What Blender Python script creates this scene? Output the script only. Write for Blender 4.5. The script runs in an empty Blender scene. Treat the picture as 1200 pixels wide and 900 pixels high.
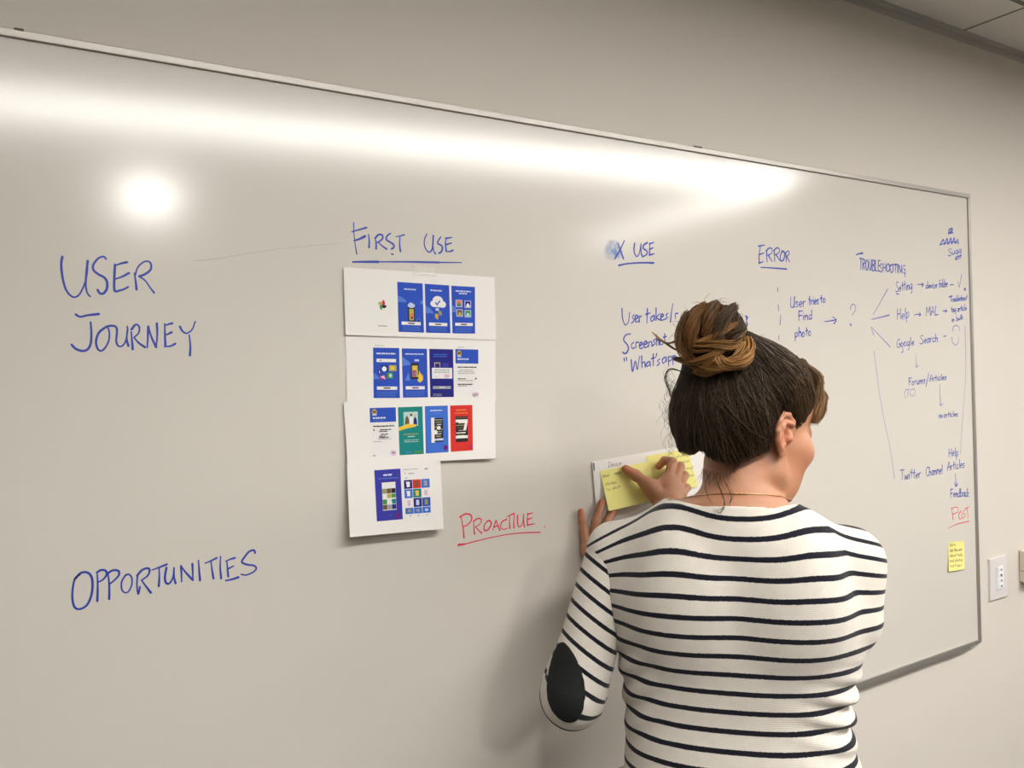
import bpy, bmesh, math, random
import numpy as np
from mathutils import Vector, Matrix

S = bpy.context.scene
COL = S.collection
random.seed(7)
rng = np.random.default_rng(7)

# ------------------------------------------------------------------ camera
F0, YAW, PITCH, ROLL = 962.4, 0.56165, 0.006152, -0.029304     # focal length in pixels of the 1200 px frame
D, ZC = 1.245, 1.53                                            # distance to the board, height of the lens
CAM = np.array([0.0, -D, ZC])
FV = np.array([math.sin(YAW)*math.cos(PITCH), math.cos(YAW)*math.cos(PITCH), -math.sin(PITCH)])
R0 = np.array([math.cos(YAW), -math.sin(YAW), 0.0]); U0 = np.cross(R0, FV)
RV = math.cos(ROLL)*R0 + math.sin(ROLL)*U0
UV = -math.sin(ROLL)*R0 + math.cos(ROLL)*U0
cd = bpy.data.cameras.new('camera'); cam = bpy.data.objects.new('camera', cd); COL.objects.link(cam)
cd.sensor_fit = 'HORIZONTAL'; cd.sensor_width = 36.0; cd.lens = 36.0*F0/1200.0; cd.clip_start = 0.02
M = Matrix(((RV[0], UV[0], -FV[0], CAM[0]), (RV[1], UV[1], -FV[1], CAM[1]), (RV[2], UV[2], -FV[2], CAM[2]), (0, 0, 0, 1)))
cam.matrix_world = M
S.camera = cam

# ------------------------------------------------------------------ light and exposure
S.view_settings.view_transform = 'Standard'
S.view_settings.look = 'None'
S.view_settings.exposure = 0.50
S.view_settings.gamma = 1.0
S.view_settings.use_curve_mapping = False
w = bpy.data.worlds.new('world'); S.world = w; w.use_nodes = True
w.node_tree.nodes['Background'].inputs['Color'].default_value = (1.0, 0.95, 0.88, 1)
w.node_tree.nodes['Background'].inputs['Strength'].default_value = 0.15
STRIP_EMIT, SPOT_EMIT = 61.0, 165.0        # diffuser radiance of the linear lights and of the downlights
FILL_EMIT = 42.0  # radiance of the added fill panel
LIGHT_COL = (1.0, 0.96, 0.91)


def ray(px, py):
    return FV + RV*((px-600.0)/F0) + UV*((450.0-py)/F0)


def wall(px, py, off=0.0):
    """point of the board plane (or of a plane off metres in front of it) seen at a photo pixel"""
    d = ray(px, py)
    return CAM + d*((D-off)/d[1])


# ------------------------------------------------------------------ helpers
def link(o, parent=None):
    COL.objects.link(o)
    if parent is not None:
        o.parent = parent
    return o


def tag(o, label=None, cat=None, group=None, kind=None):
    for k, v in (('label', label), ('category', cat), ('group', group), ('kind', kind)):
        if v:
            o[k] = v
    return o


def empty(name, loc, label=None, cat=None, group=None, rz=0.0):
    o = bpy.data.objects.new(name, None); link(o)
    o.location = loc; o.rotation_euler = (0, 0, rz)
    o.empty_display_size = 0.05
    o.matrix_basis = Matrix.Translation(Vector(loc)) @ Matrix.Rotation(rz, 4, 'Z')
    return tag(o, label, cat, group)


def wmat(o):
    m = o.matrix_basis.copy()
    while o.parent is not None:
        o = o.parent; m = o.matrix_basis @ m
    return m


def mesh_obj(name, verts, faces, mats, parent=None, mi=None, smooth=False, world=True):
    """one mesh object; vertices are given in world space and moved into the parent's frame"""
    me = bpy.data.meshes.new(name)
    V = np.asarray(verts, dtype=float).reshape(-1, 3)
    if parent is not None and world:
        inv = np.array(wmat(parent).inverted())
        V = V @ inv[:3, :3].T + inv[:3, 3]
    me.from_pydata(V.tolist(), [], [tuple(int(i) for i in f) for f in faces])
    for m in (mats if isinstance(mats, (list, tuple)) else [mats]):
        me.materials.append(m)
    if mi is not None:
        me.polygons.foreach_set('material_index', np.asarray(mi, dtype=np.int32))
    if smooth:
        me.polygons.foreach_set('use_smooth', np.ones(len(me.polygons), dtype=bool))
    me.update()
    o = bpy.data.objects.new(name, me)
    return link(o, parent)


def fast_mesh(name, V, Q, mats, parent=None, smooth=True, attrs=None, world=False):
    """big quad mesh from numpy arrays"""
    V = np.asarray(V, dtype=np.float64)
    if parent is not None and world:
        inv = np.array(wmat(parent).inverted())
        V = V @ inv[:3, :3].T + inv[:3, 3]
    Q = np.asarray(Q, dtype=np.int32); n = Q.shape[1]
    me = bpy.data.meshes.new(name)
    me.vertices.add(len(V)); me.vertices.foreach_set('co', V.astype(np.float32).ravel())
    me.loops.add(Q.size); me.loops.foreach_set('vertex_index', Q.ravel())
    me.polygons.add(len(Q))
    me.polygons.foreach_set('loop_start', np.arange(0, Q.size, n, dtype=np.int32))
    me.update(calc_edges=True)
    if smooth:
        me.polygons.foreach_set('use_smooth', np.ones(len(Q), dtype=bool))
    for k, v in (attrs or {}).items():
        v = np.asarray(v, dtype=np.float32)
        if v.ndim == 1:
            a = me.attributes.new(k, 'FLOAT', 'POINT'); a.data.foreach_set('value', v)
        else:
            a = me.attributes.new(k, 'FLOAT_COLOR', 'POINT')
            a.data.foreach_set('color', np.concatenate([v, np.ones((len(v), 1), np.float32)], 1).ravel())
    for m in (mats if isinstance(mats, (list, tuple)) else [mats]):
        me.materials.append(m)
    me.validate()
    o = bpy.data.objects.new(name, me)
    return link(o, parent)


class MB:
    """collects boxes, grids and tubes for one mesh"""
    def __init__(self):
        self.v, self.f, self.m = [], [], []

    def add(self, verts, faces, m=0):
        b = len(self.v)
        self.v += [tuple(map(float, p)) for p in verts]
        self.f += [tuple(i+b for i in f) for f in faces]
        self.m += [m]*len(faces)

    def box(self, a, b, m=0, bev=0.0, axes=None):
        a = np.minimum(a, b)*1.0 if False else np.array(a, float); b = np.array(b, float)
        lo, hi = np.minimum(a, b), np.maximum(a, b)
        bm = bmesh.new(); bmesh.ops.create_cube(bm, size=1.0)
        for v in bm.verts:
            v.co = Vector([lo[i]+(v.co[i]+0.5)*(hi[i]-lo[i]) for i in range(3)])
        if bev > 0:
            bmesh.ops.bevel(bm, geom=list(bm.edges), offset=bev, segments=2, affect='EDGES', profile=0.6)
        bm.verts.ensure_lookup_table()
        self.add([v.co[:] for v in bm.verts], [[v.index for v in f.verts] for f in bm.faces], m)
        bm.free()

    def tube(self, pts, r, n=8, m=0, cap=True):
        V, Fc = tube(pts, r, n, cap); self.add(V, Fc, m)

    def build(self, name, mats, parent=None, smooth=False):
        return mesh_obj(name, self.v, self.f, mats, parent, self.m, smooth)


def tube(pts, r, n=8, cap=True):
    P = np.asarray(pts, float); k = len(P)
    r = np.full(k, r) if np.isscalar(r) else np.asarray(r, float)
    T = np.gradient(P, axis=0); T /= np.linalg.norm(T, axis=1)[:, None]+1e-12
    a = np.array([0, 0, 1.0]) if abs(T[0][2]) < 0.9 else np.array([1.0, 0, 0])
    V, Fc = [], []
    for i in range(k):
        b = np.cross(T[i], a); b /= np.linalg.norm(b)+1e-12
        a = np.cross(b, T[i])
        for j in range(n):
            t = 2*math.pi*j/n
            V.append(P[i]+r[i]*(math.cos(t)*a+math.sin(t)*b))
    for i in range(k-1):
        for j in range(n):
            Fc.append((i*n+j, i*n+(j+1) % n, (i+1)*n+(j+1) % n, (i+1)*n+j))
    if cap:
        Fc.append(tuple(range(n))[::-1]); Fc.append(tuple((k-1)*n+j for j in range(n)))
    return V, Fc


# ------------------------------------------------------------------ materials
def mat(name, col, rough=0.6, spec=0.5, metal=0.0, noise=0.0, nscale=8.0, bump=0.0, bscale=200.0, emit=0.0, ior=1.5, sss=0.0, coat=0.0):
    m = bpy.data.materials.new(name); m.use_nodes = True
    nt = m.node_tree; b = nt.nodes['Principled BSDF']
    b.inputs['Base Color'].default_value = (*col, 1); b.inputs['Roughness'].default_value = rough
    b.inputs['Specular IOR Level'].default_value = spec; b.inputs['Metallic'].default_value = metal
    b.inputs['IOR'].default_value = ior
    if coat:
        b.inputs['Coat Weight'].default_value = coat; b.inputs['Coat Roughness'].default_value = 0.1
    if sss:
        b.inputs['Subsurface Weight'].default_value = sss
        b.inputs['Subsurface Radius'].default_value = (0.012, 0.004, 0.002)
        b.inputs['Subsurface Scale'].default_value = 0.6
    if emit:
        b.inputs['Emission Color'].default_value = (*LIGHT_COL, 1); b.inputs['Emission Strength'].default_value = emit
    if noise or bump:
        tc = nt.nodes.new('ShaderNodeTexCoord')
    if noise:
        n = nt.nodes.new('ShaderNodeTexNoise'); n.inputs['Scale'].default_value = nscale; n.inputs['Detail'].default_value = 4
        r = nt.nodes.new('ShaderNodeMix'); r.data_type = 'RGBA'
        r.inputs[6].default_value = (*[max(0, c*(1-noise)) for c in col], 1)
        r.inputs[7].default_value = (*[min(1, c*(1+noise)) for c in col], 1)
        nt.links.new(tc.outputs['Object'], n.inputs['Vector']); nt.links.new(n.outputs['Fac'], r.inputs[0])
        nt.links.new(r.outputs[2], b.inputs['Base Color'])
    if bump:
        n2 = nt.nodes.new('ShaderNodeTexNoise'); n2.inputs['Scale'].default_value = bscale; n2.inputs['Detail'].default_value = 3
        bp = nt.nodes.new('ShaderNodeBump'); bp.inputs['Strength'].default_value = bump; bp.inputs['Distance'].default_value = 0.002
        nt.links.new(tc.outputs['Object'], n2.inputs['Vector']); nt.links.new(n2.outputs['Fac'], bp.inputs['Height'])
        nt.links.new(bp.outputs['Normal'], b.inputs['Normal'])
    return m


M_WALL = mat('wall_paint', (0.70, 0.66, 0.597), 0.75, 0.25, noise=0.015, nscale=3, bump=0.08, bscale=260)
M_CEIL = mat('ceiling_tile', (0.82, 0.79, 0.74), 0.9, 0.2, noise=0.03, nscale=60, bump=0.3, bscale=300)
M_GROOVE = mat('tile_joint', (0.22, 0.20, 0.17), 0.8, 0.2)
M_MOULD = mat('ceiling_angle_paint', (0.50, 0.49, 0.47), 0.5, 0.4)
M_FLOOR = mat('carpet', (0.09, 0.085, 0.08), 0.95, 0.1, noise=0.35, nscale=150, bump=0.5, bscale=400)
M_BOARD = mat('whiteboard_enamel', (0.69, 0.660, 0.600), 0.160, 0.5, ior=1.56, noise=0.012, nscale=2.5)
M_ALU = mat('brushed_aluminium', (0.44, 0.42, 0.39), 0.42, 0.5, metal=0.7, noise=0.05, nscale=30)
M_CLIP = mat('dark_clip', (0.10, 0.09, 0.08), 0.5)
M_INK = mat('blue_marker_ink', (0.028, 0.060, 0.41), 0.45, 0.4, noise=0.35, nscale=60)
M_INKF = mat('faint_blue_marker_ink', (0.20, 0.21, 0.46), 0.5, 0.3, noise=0.25, nscale=80)
M_INKD = mat('dark_blue_marker_ink', (0.030, 0.040, 0.15), 0.5, 0.3, noise=0.3, nscale=60)
M_RED = mat('red_marker_ink', (0.72, 0.05, 0.10), 0.45, 0.4, noise=0.2, nscale=60)
M_SCR = mat('grey_scuff', (0.56, 0.53, 0.475), 0.5, 0.3, noise=0.2, nscale=20)
M_PAPER = mat('white_paper', (0.84, 0.82, 0.79), 0.8, 0.2, noise=0.015, nscale=12)
M_NOTE = mat('yellow_note_paper', (0.86, 0.82, 0.30), 0.8, 0.2, noise=0.02, nscale=20)
M_PEN = mat('pencil_ink', (0.20, 0.20, 0.22), 0.7, 0.2)
M_PENY = mat('ballpoint_on_yellow', (0.34, 0.33, 0.16), 0.7, 0.2)
M_LAMP = mat('lamp_diffuser', (0.9, 0.9, 0.9), 0.5, emit=STRIP_EMIT)
M_LAMP2 = mat('dim_lamp_diffuser', (0.9, 0.9, 0.9), 0.5, emit=STRIP_EMIT*0.5)
M_SPOT = mat('downlight_lens', (0.9, 0.9, 0.9), 0.5, emit=SPOT_EMIT)
M_PANEL = mat('fill_panel_diffuser', (0.9, 0.9, 0.9), 0.5, emit=FILL_EMIT)
M_LFRAME = mat('lamp_housing', (0.8, 0.8, 0.8), 0.5)
M_PLAST = mat('white_plastic', (0.74, 0.70, 0.70), 0.4, 0.45)
M_PLAST2 = mat('keypad_white_plastic', (0.84, 0.84, 0.86), 0.35, 0.5)
M_BEIGE = mat('beige_plastic', (0.66, 0.58, 0.47), 0.45, 0.45)
M_DARKP = mat('dark_mark', (0.09, 0.09, 0.10), 0.5)


def mat_smudge():
    m = mat('blue_ink_smudge', (0.13, 0.33, 0.80), 0.5, 0.3)
    nt = m.node_tree; b = nt.nodes['Principled BSDF']
    tc = nt.nodes.new('ShaderNodeTexCoord'); n = nt.nodes.new('ShaderNodeTexNoise')
    n.inputs['Scale'].default_value = 70; n.inputs['Detail'].default_value = 3
    at = nt.nodes.new('ShaderNodeAttribute'); at.attribute_name = 'cover'
    mp = nt.nodes.new('ShaderNodeMapRange')
    mp.inputs[1].default_value = 0.35; mp.inputs[2].default_value = 0.75; mp.inputs[3].default_value = 0.15; mp.inputs[4].default_value = 1.0
    mu = nt.nodes.new('ShaderNodeMath'); mu.operation = 'MULTIPLY'
    nt.links.new(tc.outputs['Object'], n.inputs['Vector']); nt.links.new(n.outputs['Fac'], mp.inputs[0])
    nt.links.new(mp.outputs[0], mu.inputs[0]); nt.links.new(at.outputs['Fac'], mu.inputs[1])
    nt.links.new(mu.outputs[0], b.inputs['Alpha'])
    return m


M_SMUDGE = mat_smudge()

# ------------------------------------------------------------------ the room
WY = 0.016                                   # painted wall, board face lies at y = 0
CEIL = 2.453
X0, X1, Y0 = -2.6, 6.6, -4.3


def struct(o):
    o['kind'] = 'structure'
    return o


def slab(name, a, b, m):
    q = MB(); q.box(a, b); return struct(q.build(name, m))


slab('wall_front', (X0-0.1, WY, -0.05), (X1+0.1, WY+0.12, CEIL+0.1), M_WALL)
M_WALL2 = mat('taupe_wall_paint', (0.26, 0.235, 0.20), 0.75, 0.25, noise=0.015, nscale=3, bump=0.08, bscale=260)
slab('wall_left', (X0-0.12, Y0, -0.05), (X0, WY, CEIL+0.1), M_WALL2)
slab('wall_right', (X1, Y0, -0.05), (X1+0.12, WY, CEIL+0.1), M_WALL)
slab('wall_back', (X0-0.1, Y0-0.12, -0.05), (X1+0.1, Y0, CEIL+0.1), M_WALL2)
slab('floor', (X0-0.12, Y0-0.12, -0.08), (X1+0.12, WY+0.12, 0), M_FLOOR)
slab('ceiling', (X0-0.12, Y0-0.12, CEIL), (X1+0.12, WY+0.12, CEIL+0.1), M_CEIL)
slab('baseboard_front', (X0, WY-0.012, 0), (X1, WY, 0.1), mat('baseboard_vinyl', (0.12, 0.11, 0.10), 0.5))
q = MB()                                     # wall angle the ceiling tiles rest on
q.box((X0, WY-0.022, CEIL-0.004), (X1, WY, CEIL-0.0005)); q.box((X0, WY-0.004, CEIL-0.020), (X1, WY, CEIL-0.003))
struct(q.build('trim_1', M_MOULD))
q = MB()                                     # joints between the tiles
for k in range(-8, 6):
    x = 2.283+0.61*k
    if X0 < x < X1:
        q.box((x-0.003, Y0, CEIL-0.0012), (x+0.003, WY-0.022, CEIL+0.001))
for k in range(0, 8):
    y = -0.172-0.61*k
    if y > Y0:
        q.box((X0, y-0.006, CEIL-0.0015), (X1, y+0.006, CEIL+0.001))
struct(q.build('trim_2', M_GROOVE))


# ceiling lights: two linear fixtures at right angles and downlights
def strip_light(a, b, wd, label, m=None):
    a = np.array(a); b = np.array(b); L = np.linalg.norm(b-a); ang = math.atan2(b[1]-a[1], b[0]-a[0])
    t = empty('ceiling_light', ((a[0]+b[0])/2, (a[1]+b[1])/2, CEIL-0.03), label, 'light', 'linear ceiling lights', ang)
    mw = np.array(t.matrix_basis)

    def loc2(o):
        o.data.transform(Matrix.Identity(4)); return o
    h = MB()
    for s in (-1, 1):
        h.box((-L/2-0.01, s*wd/2, -0.002), (L/2+0.01, s*(wd/2+0.012), 0.029))
        h.box((s*L/2, -wd/2, -0.002), (s*(L/2+0.01), wd/2, 0.029))
    h.box((-L/2, -wd/2, 0.02), (L/2, wd/2, 0.029))
    mesh_obj('housing', h.v, h.f, M_LFRAME, t, h.m, world=False)
    g = MB(); g.box((-L/2+0.001, -wd/2+0.001, 0.0), (L/2-0.001, wd/2-0.001, 0.008))
    mesh_obj('diffuser', g.v, g.f, m or M_LAMP, t, g.m, world=False)


strip_light((-0.30, -1.72), (3.20, -1.335), 0.10, 'long white linear ceiling light parallel to the whiteboard')
strip_light((3.19, -1.46), (3.36, -3.15), 0.10, 'linear ceiling light running away from the whiteboard', M_LAMP2)


def downlight(x, y, label):
    t = empty('downlight', (x, y, CEIL), label, 'light', 'round downlights')
    n = 32; V = []; Fc = []
    prof = [(0.130, 0.0), (0.134, -0.006), (0.118, -0.008), (0.114, -0.002)]
    for r, z in prof:
        for j in range(n):
            V.append((r*math.cos(2*math.pi*j/n), r*math.sin(2*math.pi*j/n), z))
    for i in range(len(prof)-1):
        for j in range(n):
            Fc.append((i*n+j, i*n+(j+1) % n, (i+1)*n+(j+1) % n, (i+1)*n+j))
    mesh_obj('trim_ring', V, Fc, M_LFRAME, t, world=False, smooth=True)
    V = [(0.114*math.cos(2*math.pi*j/n), 0.114*math.sin(2*math.pi*j/n), -0.003) for j in range(n)]
    mesh_obj('lens', V, [tuple(range(n))[::-1]], M_SPOT, t, world=False)


downlight(0.64, -2.96, 'round recessed downlight mirrored as the bright spot left on the whiteboard')


def fill_panel_light(x, y, a, label):  # unseen panel, added as fill to brighten the right and deepen shadows
    t = empty('fill_panel', (x, y, CEIL-0.012), label, 'light')
    h = MB()
    for sx, sy, ex, ey in ((-1, 0, 0.01, a), (1, 0, 0.01, a), (0, -1, a, 0.01), (0, 1, a, 0.01)):
        cx, cy = sx*a/2, sy*a/2
        h.box((cx-(ex/2 if ex < a else a/2+0.01), cy-(ey/2 if ey < a else a/2+0.01), -0.003), (cx+(ex/2 if ex < a else a/2+0.01), cy+(ey/2 if ey < a else a/2+0.01), 0.011))
    mesh_obj('housing', h.v, h.f, M_LFRAME, t, h.m, world=False)
    g = MB(); g.box((-a/2+0.006, -a/2+0.006, 0.0), (a/2-0.006, a/2-0.006, 0.008))
    mesh_obj('diffuser', g.v, g.f, M_PANEL, t, g.m, world=False)


fill_panel_light(5.75, -0.85, 0.6, 'added square fill light panel on the ceiling beyond the right picture edge')

# ------------------------------------------------------------------ the whiteboard
BX0, BX1, BZ0, BZ1 = -1.376, 2.283, 0.772, 1.992
board = empty('whiteboard', (0.45, 0.0, BZ0), 'wide glossy whiteboard in thin aluminium frame covered with blue handwriting', 'whiteboard')
q = MB(); q.box((BX0, 0, BZ0), (BX1, 0.012, BZ1)); q.build('writing_surface', M_BOARD, board)


def rail(a, b):
    q = MB(); q.box(a, b, bev=0.0012); return q.build('frame_rail', M_ALU, board)


FW = 0.011
rail((BX0-FW, -0.005, BZ1), (BX1+FW, WY, BZ1+FW))
rail((BX1, -0.0045, BZ0-FW+0.001), (BX1+FW, WY, BZ1-0.0005))
rail((BX0-FW, -0.0045, BZ0-FW+0.001), (BX0, WY, BZ1-0.0005))
rail((BX0, -0.005, BZ0-FW), (BX1-0.001, WY, BZ0))
q = MB(); q.box((BX0+0.02, -0.004, BZ0-0.0165), (BX1-0.045, WY, BZ0-FW+0.0005), bev=0.001); q.build('lower_rail', M_ALU, board)
for px, py, hw in ((22, 35.0, .0055), (816, 174.0, .011)):
    c = wall(px, py)
    q = MB(); q.box((c[0]-hw, -0.006, BZ1+FW-0.0015), (c[0]+hw, WY, BZ1+FW+0.0015), bev=0.0006); q.build('mounting_clip', M_CLIP, board)


# ------------------------------------------------------------------ handwriting: strokes traced on the board plane
def smooth_pts(P, sub=5):
    P = np.asarray(P, float)
    if len(P) < 3:
        return P
    Q = np.vstack([2*P[0]-P[1], P, 2*P[-1]-P[-2]]); out = []
    for i in range(1, len(Q)-2):
        for t in np.linspace(0, 1, sub, endpoint=False):
            a, b, c, d = Q[i-1], Q[i], Q[i+1], Q[i+2]
            out.append(0.5*((2*b)+(c-a)*t+(2*a-5*b+4*c-d)*t*t+(3*b-a-3*c+d)*t**3))
    out.append(P[-1])
    return np.array(out)


_lift = [0]


def ribbon(q, P3, wid, m=0, taper=True):
    """flat pen stroke along a polyline of points lying on the board"""
    P3 = np.asarray(P3, float); k = len(P3)
    T = np.gradient(P3, axis=0); T /= np.linalg.norm(T, axis=1)[:, None]+1e-12
    N = np.array([0, -1.0, 0]); B = np.cross(N, T)
    ww = np.full(k, wid/2.0)
    if taper:
        ww *= 0.88+0.2*np.sin(np.linspace(0, 3.0, k)+len(P3))
    _lift[0] = (_lift[0]+1) % 40
    lift = np.array([0, -(0.00022+_lift[0]*0.000004), 0])
    # round ends
    V = []
    e0, e1 = P3[0]-T[0]*ww[0]*0.8, P3[-1]+T[-1]*ww[-1]*0.8
    V.append(e0-B[0]*ww[0]*0.45+lift); V.append(e0+B[0]*ww[0]*0.45+lift)
    for i in range(k):
        V.append(P3[i]-B[i]*ww[i]+lift); V.append(P3[i]+B[i]*ww[i]+lift)
    V.append(e1-B[-1]*ww[-1]*0.45+lift); V.append(e1+B[-1]*ww[-1]*0.45+lift)
    q.add(V, [(2*i, 2*i+1, 2*i+3, 2*i+2) for i in range(k+1)], m)


def dot(q, p, r, m=0):
    n = 10; lift = np.array([0, -0.0003, 0])
    q.add([p+lift+r*np.array([math.cos(2*math.pi*j/n), 0, math.sin(2*math.pi*j/n)]) for j in range(n)], [tuple(range(n))], m)


def strokes_obj(name, text, org, sc, ink, wid, label, parent=None, surf=wall, sub=5):
    """text: strokes 'x,y x,y ...' separated by ';' in zoomed crop pixels; org+xy/sc is the photo pixel"""
    q = MB()
    for s in text.split(';'):
        s = s.split()
        if not s:
            continue
        wd = wid
        if s[0].startswith('w'):
            wd = wid*float(s.pop(0)[1:])
        P = np.array([[float(c) for c in t.split(',')] for t in s])
        P = P/sc+np.array(org)
        if len(P) == 1:
            dot(q, surf(*P[0]), wd*0.8); continue
        P = smooth_pts(P, sub)
        ribbon(q, [surf(*p) for p in P], wd)
    o = q.build(name, ink, parent if parent is not None else board)
    if label:
        o['label'] = label
    return o



def marks(text, org, sc, ink, wid, name='pen_mark'):
    for s in text.split(';'):
        s = s.split()
        if not s:
            continue
        q = MB(); wd = wid
        if s[0].startswith('w'):
            wd = wid*float(s.pop(0)[1:])
        P = np.array([[float(c) for c in t.split(',')] for t in s])/sc+np.array(org)
        if len(P) == 1:
            dot(q, wall(*P[0]), wd*0.8)
        else:
            ribbon(q, [wall(*p) for p in smooth_pts(P)], wd)
        q.build(name, ink, board)


A_ = (40, 260)
strokes_obj('handwritten_heading', '''132,163 127,200 133,260 148,315 170,345 190,353 212,340 235,295 248,240 251,182 ; 251,182 244,250 242,300 250,335 263,350 ;
338,175 325,163 300,172 278,200 278,225 300,245 330,262 342,285 340,315 325,335 308,335 297,318 ;
379,200 376,260 377,322 400,322 425,314 442,304 ; 378,206 405,196 436,189 ; 380,268 410,258 445,240 ;
470,240 476,280 480,318 ; 474,250 485,215 510,190 535,185 548,200 545,225 520,245 492,256 ; 492,256 520,275 545,310 563,333''',
            A_, 4.0, M_INK, 0.0031, "blue handwritten words 'USER' at far left")
strokes_obj('handwritten_heading', '''w1.3 195,434 215,445 250,438 303,432 ; 265,470 268,520 265,570 250,598 225,605 195,595 175,575 ;
330,497 303,520 290,560 297,593 313,605 333,590 350,555 352,515 342,492 332,497 ; 335,493 360,487 383,492 388,515 385,560 395,582 415,580 430,555 438,510 436,490 ; 437,505 434,550 442,582 ;
455,515 459,560 462,598 ; 456,505 475,482 492,490 490,520 468,542 ; 468,542 490,567 520,588 ;
530,590 533,540 535,490 ; 535,490 550,540 572,588 ; 572,588 577,530 575,475 ;
612,477 613,530 615,580 ; 612,486 630,480 648,475 ; 613,530 628,526 645,517 ; 610,585 640,582 662,571 ;
683,490 695,512 715,522 740,505 755,467 ; 727,530 732,580 730,627''',
            A_, 4.0, M_INK, 0.0031, "blue handwritten word 'JOURNEY' below USER")
strokes_obj('handwritten_heading', '''150,238 125,255 112,310 111,370 125,410 155,415 190,390 212,330 213,260 192,228 155,228 122,262 ;
240,235 242,300 240,375 ; 237,227 260,213 285,218 287,240 270,262 247,276 ; 295,225 302,290 302,365 ; 290,234 320,215 350,218 352,240 330,265 305,286 ;
388,238 367,275 368,315 385,331 405,322 420,285 418,250 402,235 385,242 ;
450,240 446,290 453,340 462,300 ; 447,242 475,212 505,204 512,220 500,245 470,266 ; 470,266 495,300 520,332 ;
525,213 560,200 603,183 ; 562,205 563,250 560,298 ; 600,200 592,250 598,280 616,282 634,250 640,200 ; 640,200 640,250 648,283 ;
679,275 678,230 676,192 ; 676,192 700,225 738,266 ; 738,266 737,225 735,180 ; 767,162 770,210 775,268 ;
800,178 830,166 862,150 ; 832,168 838,215 845,258 ; 882,142 880,200 885,258 ;
915,170 918,210 922,248 ; 908,168 930,158 957,150 ; 918,208 950,192 ; w1.25 908,268 940,262 975,251 ;
1062,125 1055,110 1030,118 1005,148 993,172 1020,185 1055,190 1068,205 1050,225 1015,239 988,235''',
            (60, 620), 4.444, M_INK, 0.0029, "blue handwritten word 'OPPORTUNITIES' at lower left")
strokes_obj('handwritten_heading', '''w.8 137,118 140,200 148,270 158,325 ; 125,178 170,165 222,150 ; w1.4 140,236 180,224 212,207 ; 235,195 240,240 238,282 ;
278,215 285,255 285,292 ; 278,222 300,198 325,199 328,220 310,240 290,249 ; 300,249 330,275 355,292 ;
380,188 358,205 352,228 375,245 398,260 402,280 385,292 ; 388,325 398,326 ; w.8 415,211 445,205 472,198 ; 442,210 440,260 445,308 ;
620,192 605,225 603,265 618,300 638,312 655,290 660,240 662,202 ; 662,202 660,260 665,305 678,324 ; 712,212 695,235 692,255 715,268 722,287 714,310 698,320 ;
745,218 742,260 748,308 ; 748,308 770,308 792,300 ; 742,222 785,215 ; 745,263 782,252 ;
w1.35 130,377 200,376 300,376 ; w1.1 300,376 480,376 700,380 ; w.8 700,380 848,381''',
            (390, 240), 5.624, M_INK, 0.0030, "blue underlined heading 'FIRST USE' above the printed sheets")
strokes_obj('handwritten_heading', '''668,470 678,530 683,580 ; 660,471 690,455 718,460 722,485 702,510 680,521 ; 732,490 735,530 738,560 ; 733,492 755,478 773,484 766,506 742,522 ; 742,522 765,545 776,554 ;
805,490 788,515 790,540 808,536 825,507 816,489 803,494 ; 832,540 842,510 850,488 ; 850,488 860,515 870,540 ; 840,522 862,514 ;
906,482 882,495 873,520 888,535 910,528 ; 905,470 925,460 945,452 ; 922,465 920,500 922,530 ; 945,455 942,490 943,528 ; 962,462 962,505 972,522 988,502 993,455 ; 993,455 993,490 997,522 ;
1015,452 1013,485 1013,512 ; 1012,456 1042,449 ; 1014,483 1038,475 ; 1012,513 1050,505 ; w1.6 653,616 690,611 ; 680,613 830,576 960,555 1080,550 ; w.7 1103,521''',
            (390, 500), 4.444, M_RED, 0.0027, "red underlined word 'PROACTIVE'")
E_ = (690, 260)
strokes_obj('handwritten_heading', '''150,110 165,150 180,192 ; 185,98 160,150 135,192 ; 238,112 235,150 247,180 262,165 272,113 ; 272,113 272,160 280,182 ;
305,108 287,120 283,138 300,150 302,168 285,180 ; 318,112 316,145 315,172 ; 315,115 338,107 ; 316,143 335,135 ; 315,173 340,166 ; w1.3 155,227 200,218 270,213 338,214''',
            E_, 4.444, M_INK, 0.0036, "blue underlined heading 'X USE' beside a blue smudge")
strokes_obj('handwritten_heading', '''893,130 886,175 888,215 ; 882,127 915,121 ; 888,170 912,162 ; 884,216 908,207 ; 925,150 928,210 ; 922,152 940,136 955,143 950,165 930,174 ; 935,175 955,207 ;
965,150 968,206 ; 963,150 980,135 992,143 988,162 970,171 ; 975,172 994,202 ; 1007,154 996,180 1000,203 1014,196 1020,166 1010,152 1003,157 ; 1025,160 1028,209 ; 1025,160 1038,151 1044,164 1030,181 ; 1030,181 1046,209 ;
895,237 950,240 1030,246''', E_, 4.444, M_INK, 0.0034, "blue underlined heading 'ERROR'")
strokes_obj('handwritten_line', '''172,450 175,500 188,536 206,520 212,470 ; 236,483 226,497 236,512 222,528 ; 240,508 255,498 250,486 240,497 245,522 260,515 ; 263,522 262,488 ; 262,498 276,488 ;
305,452 302,528 ; 295,482 320,474 ; 337,488 323,500 326,518 338,508 341,488 ; 341,488 343,514 ; 350,448 350,514 ; 371,478 352,498 373,512 ; 375,498 388,489 382,479 374,495 380,513 394,506 ; 412,476 400,486 409,497 396,508 ;
438,425 430,470 425,522 ; 452,505 450,480 464,476 ; ''', E_, 4.444, M_INK, 0.0030, 'first line of the blue note left of the hair bun')
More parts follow.
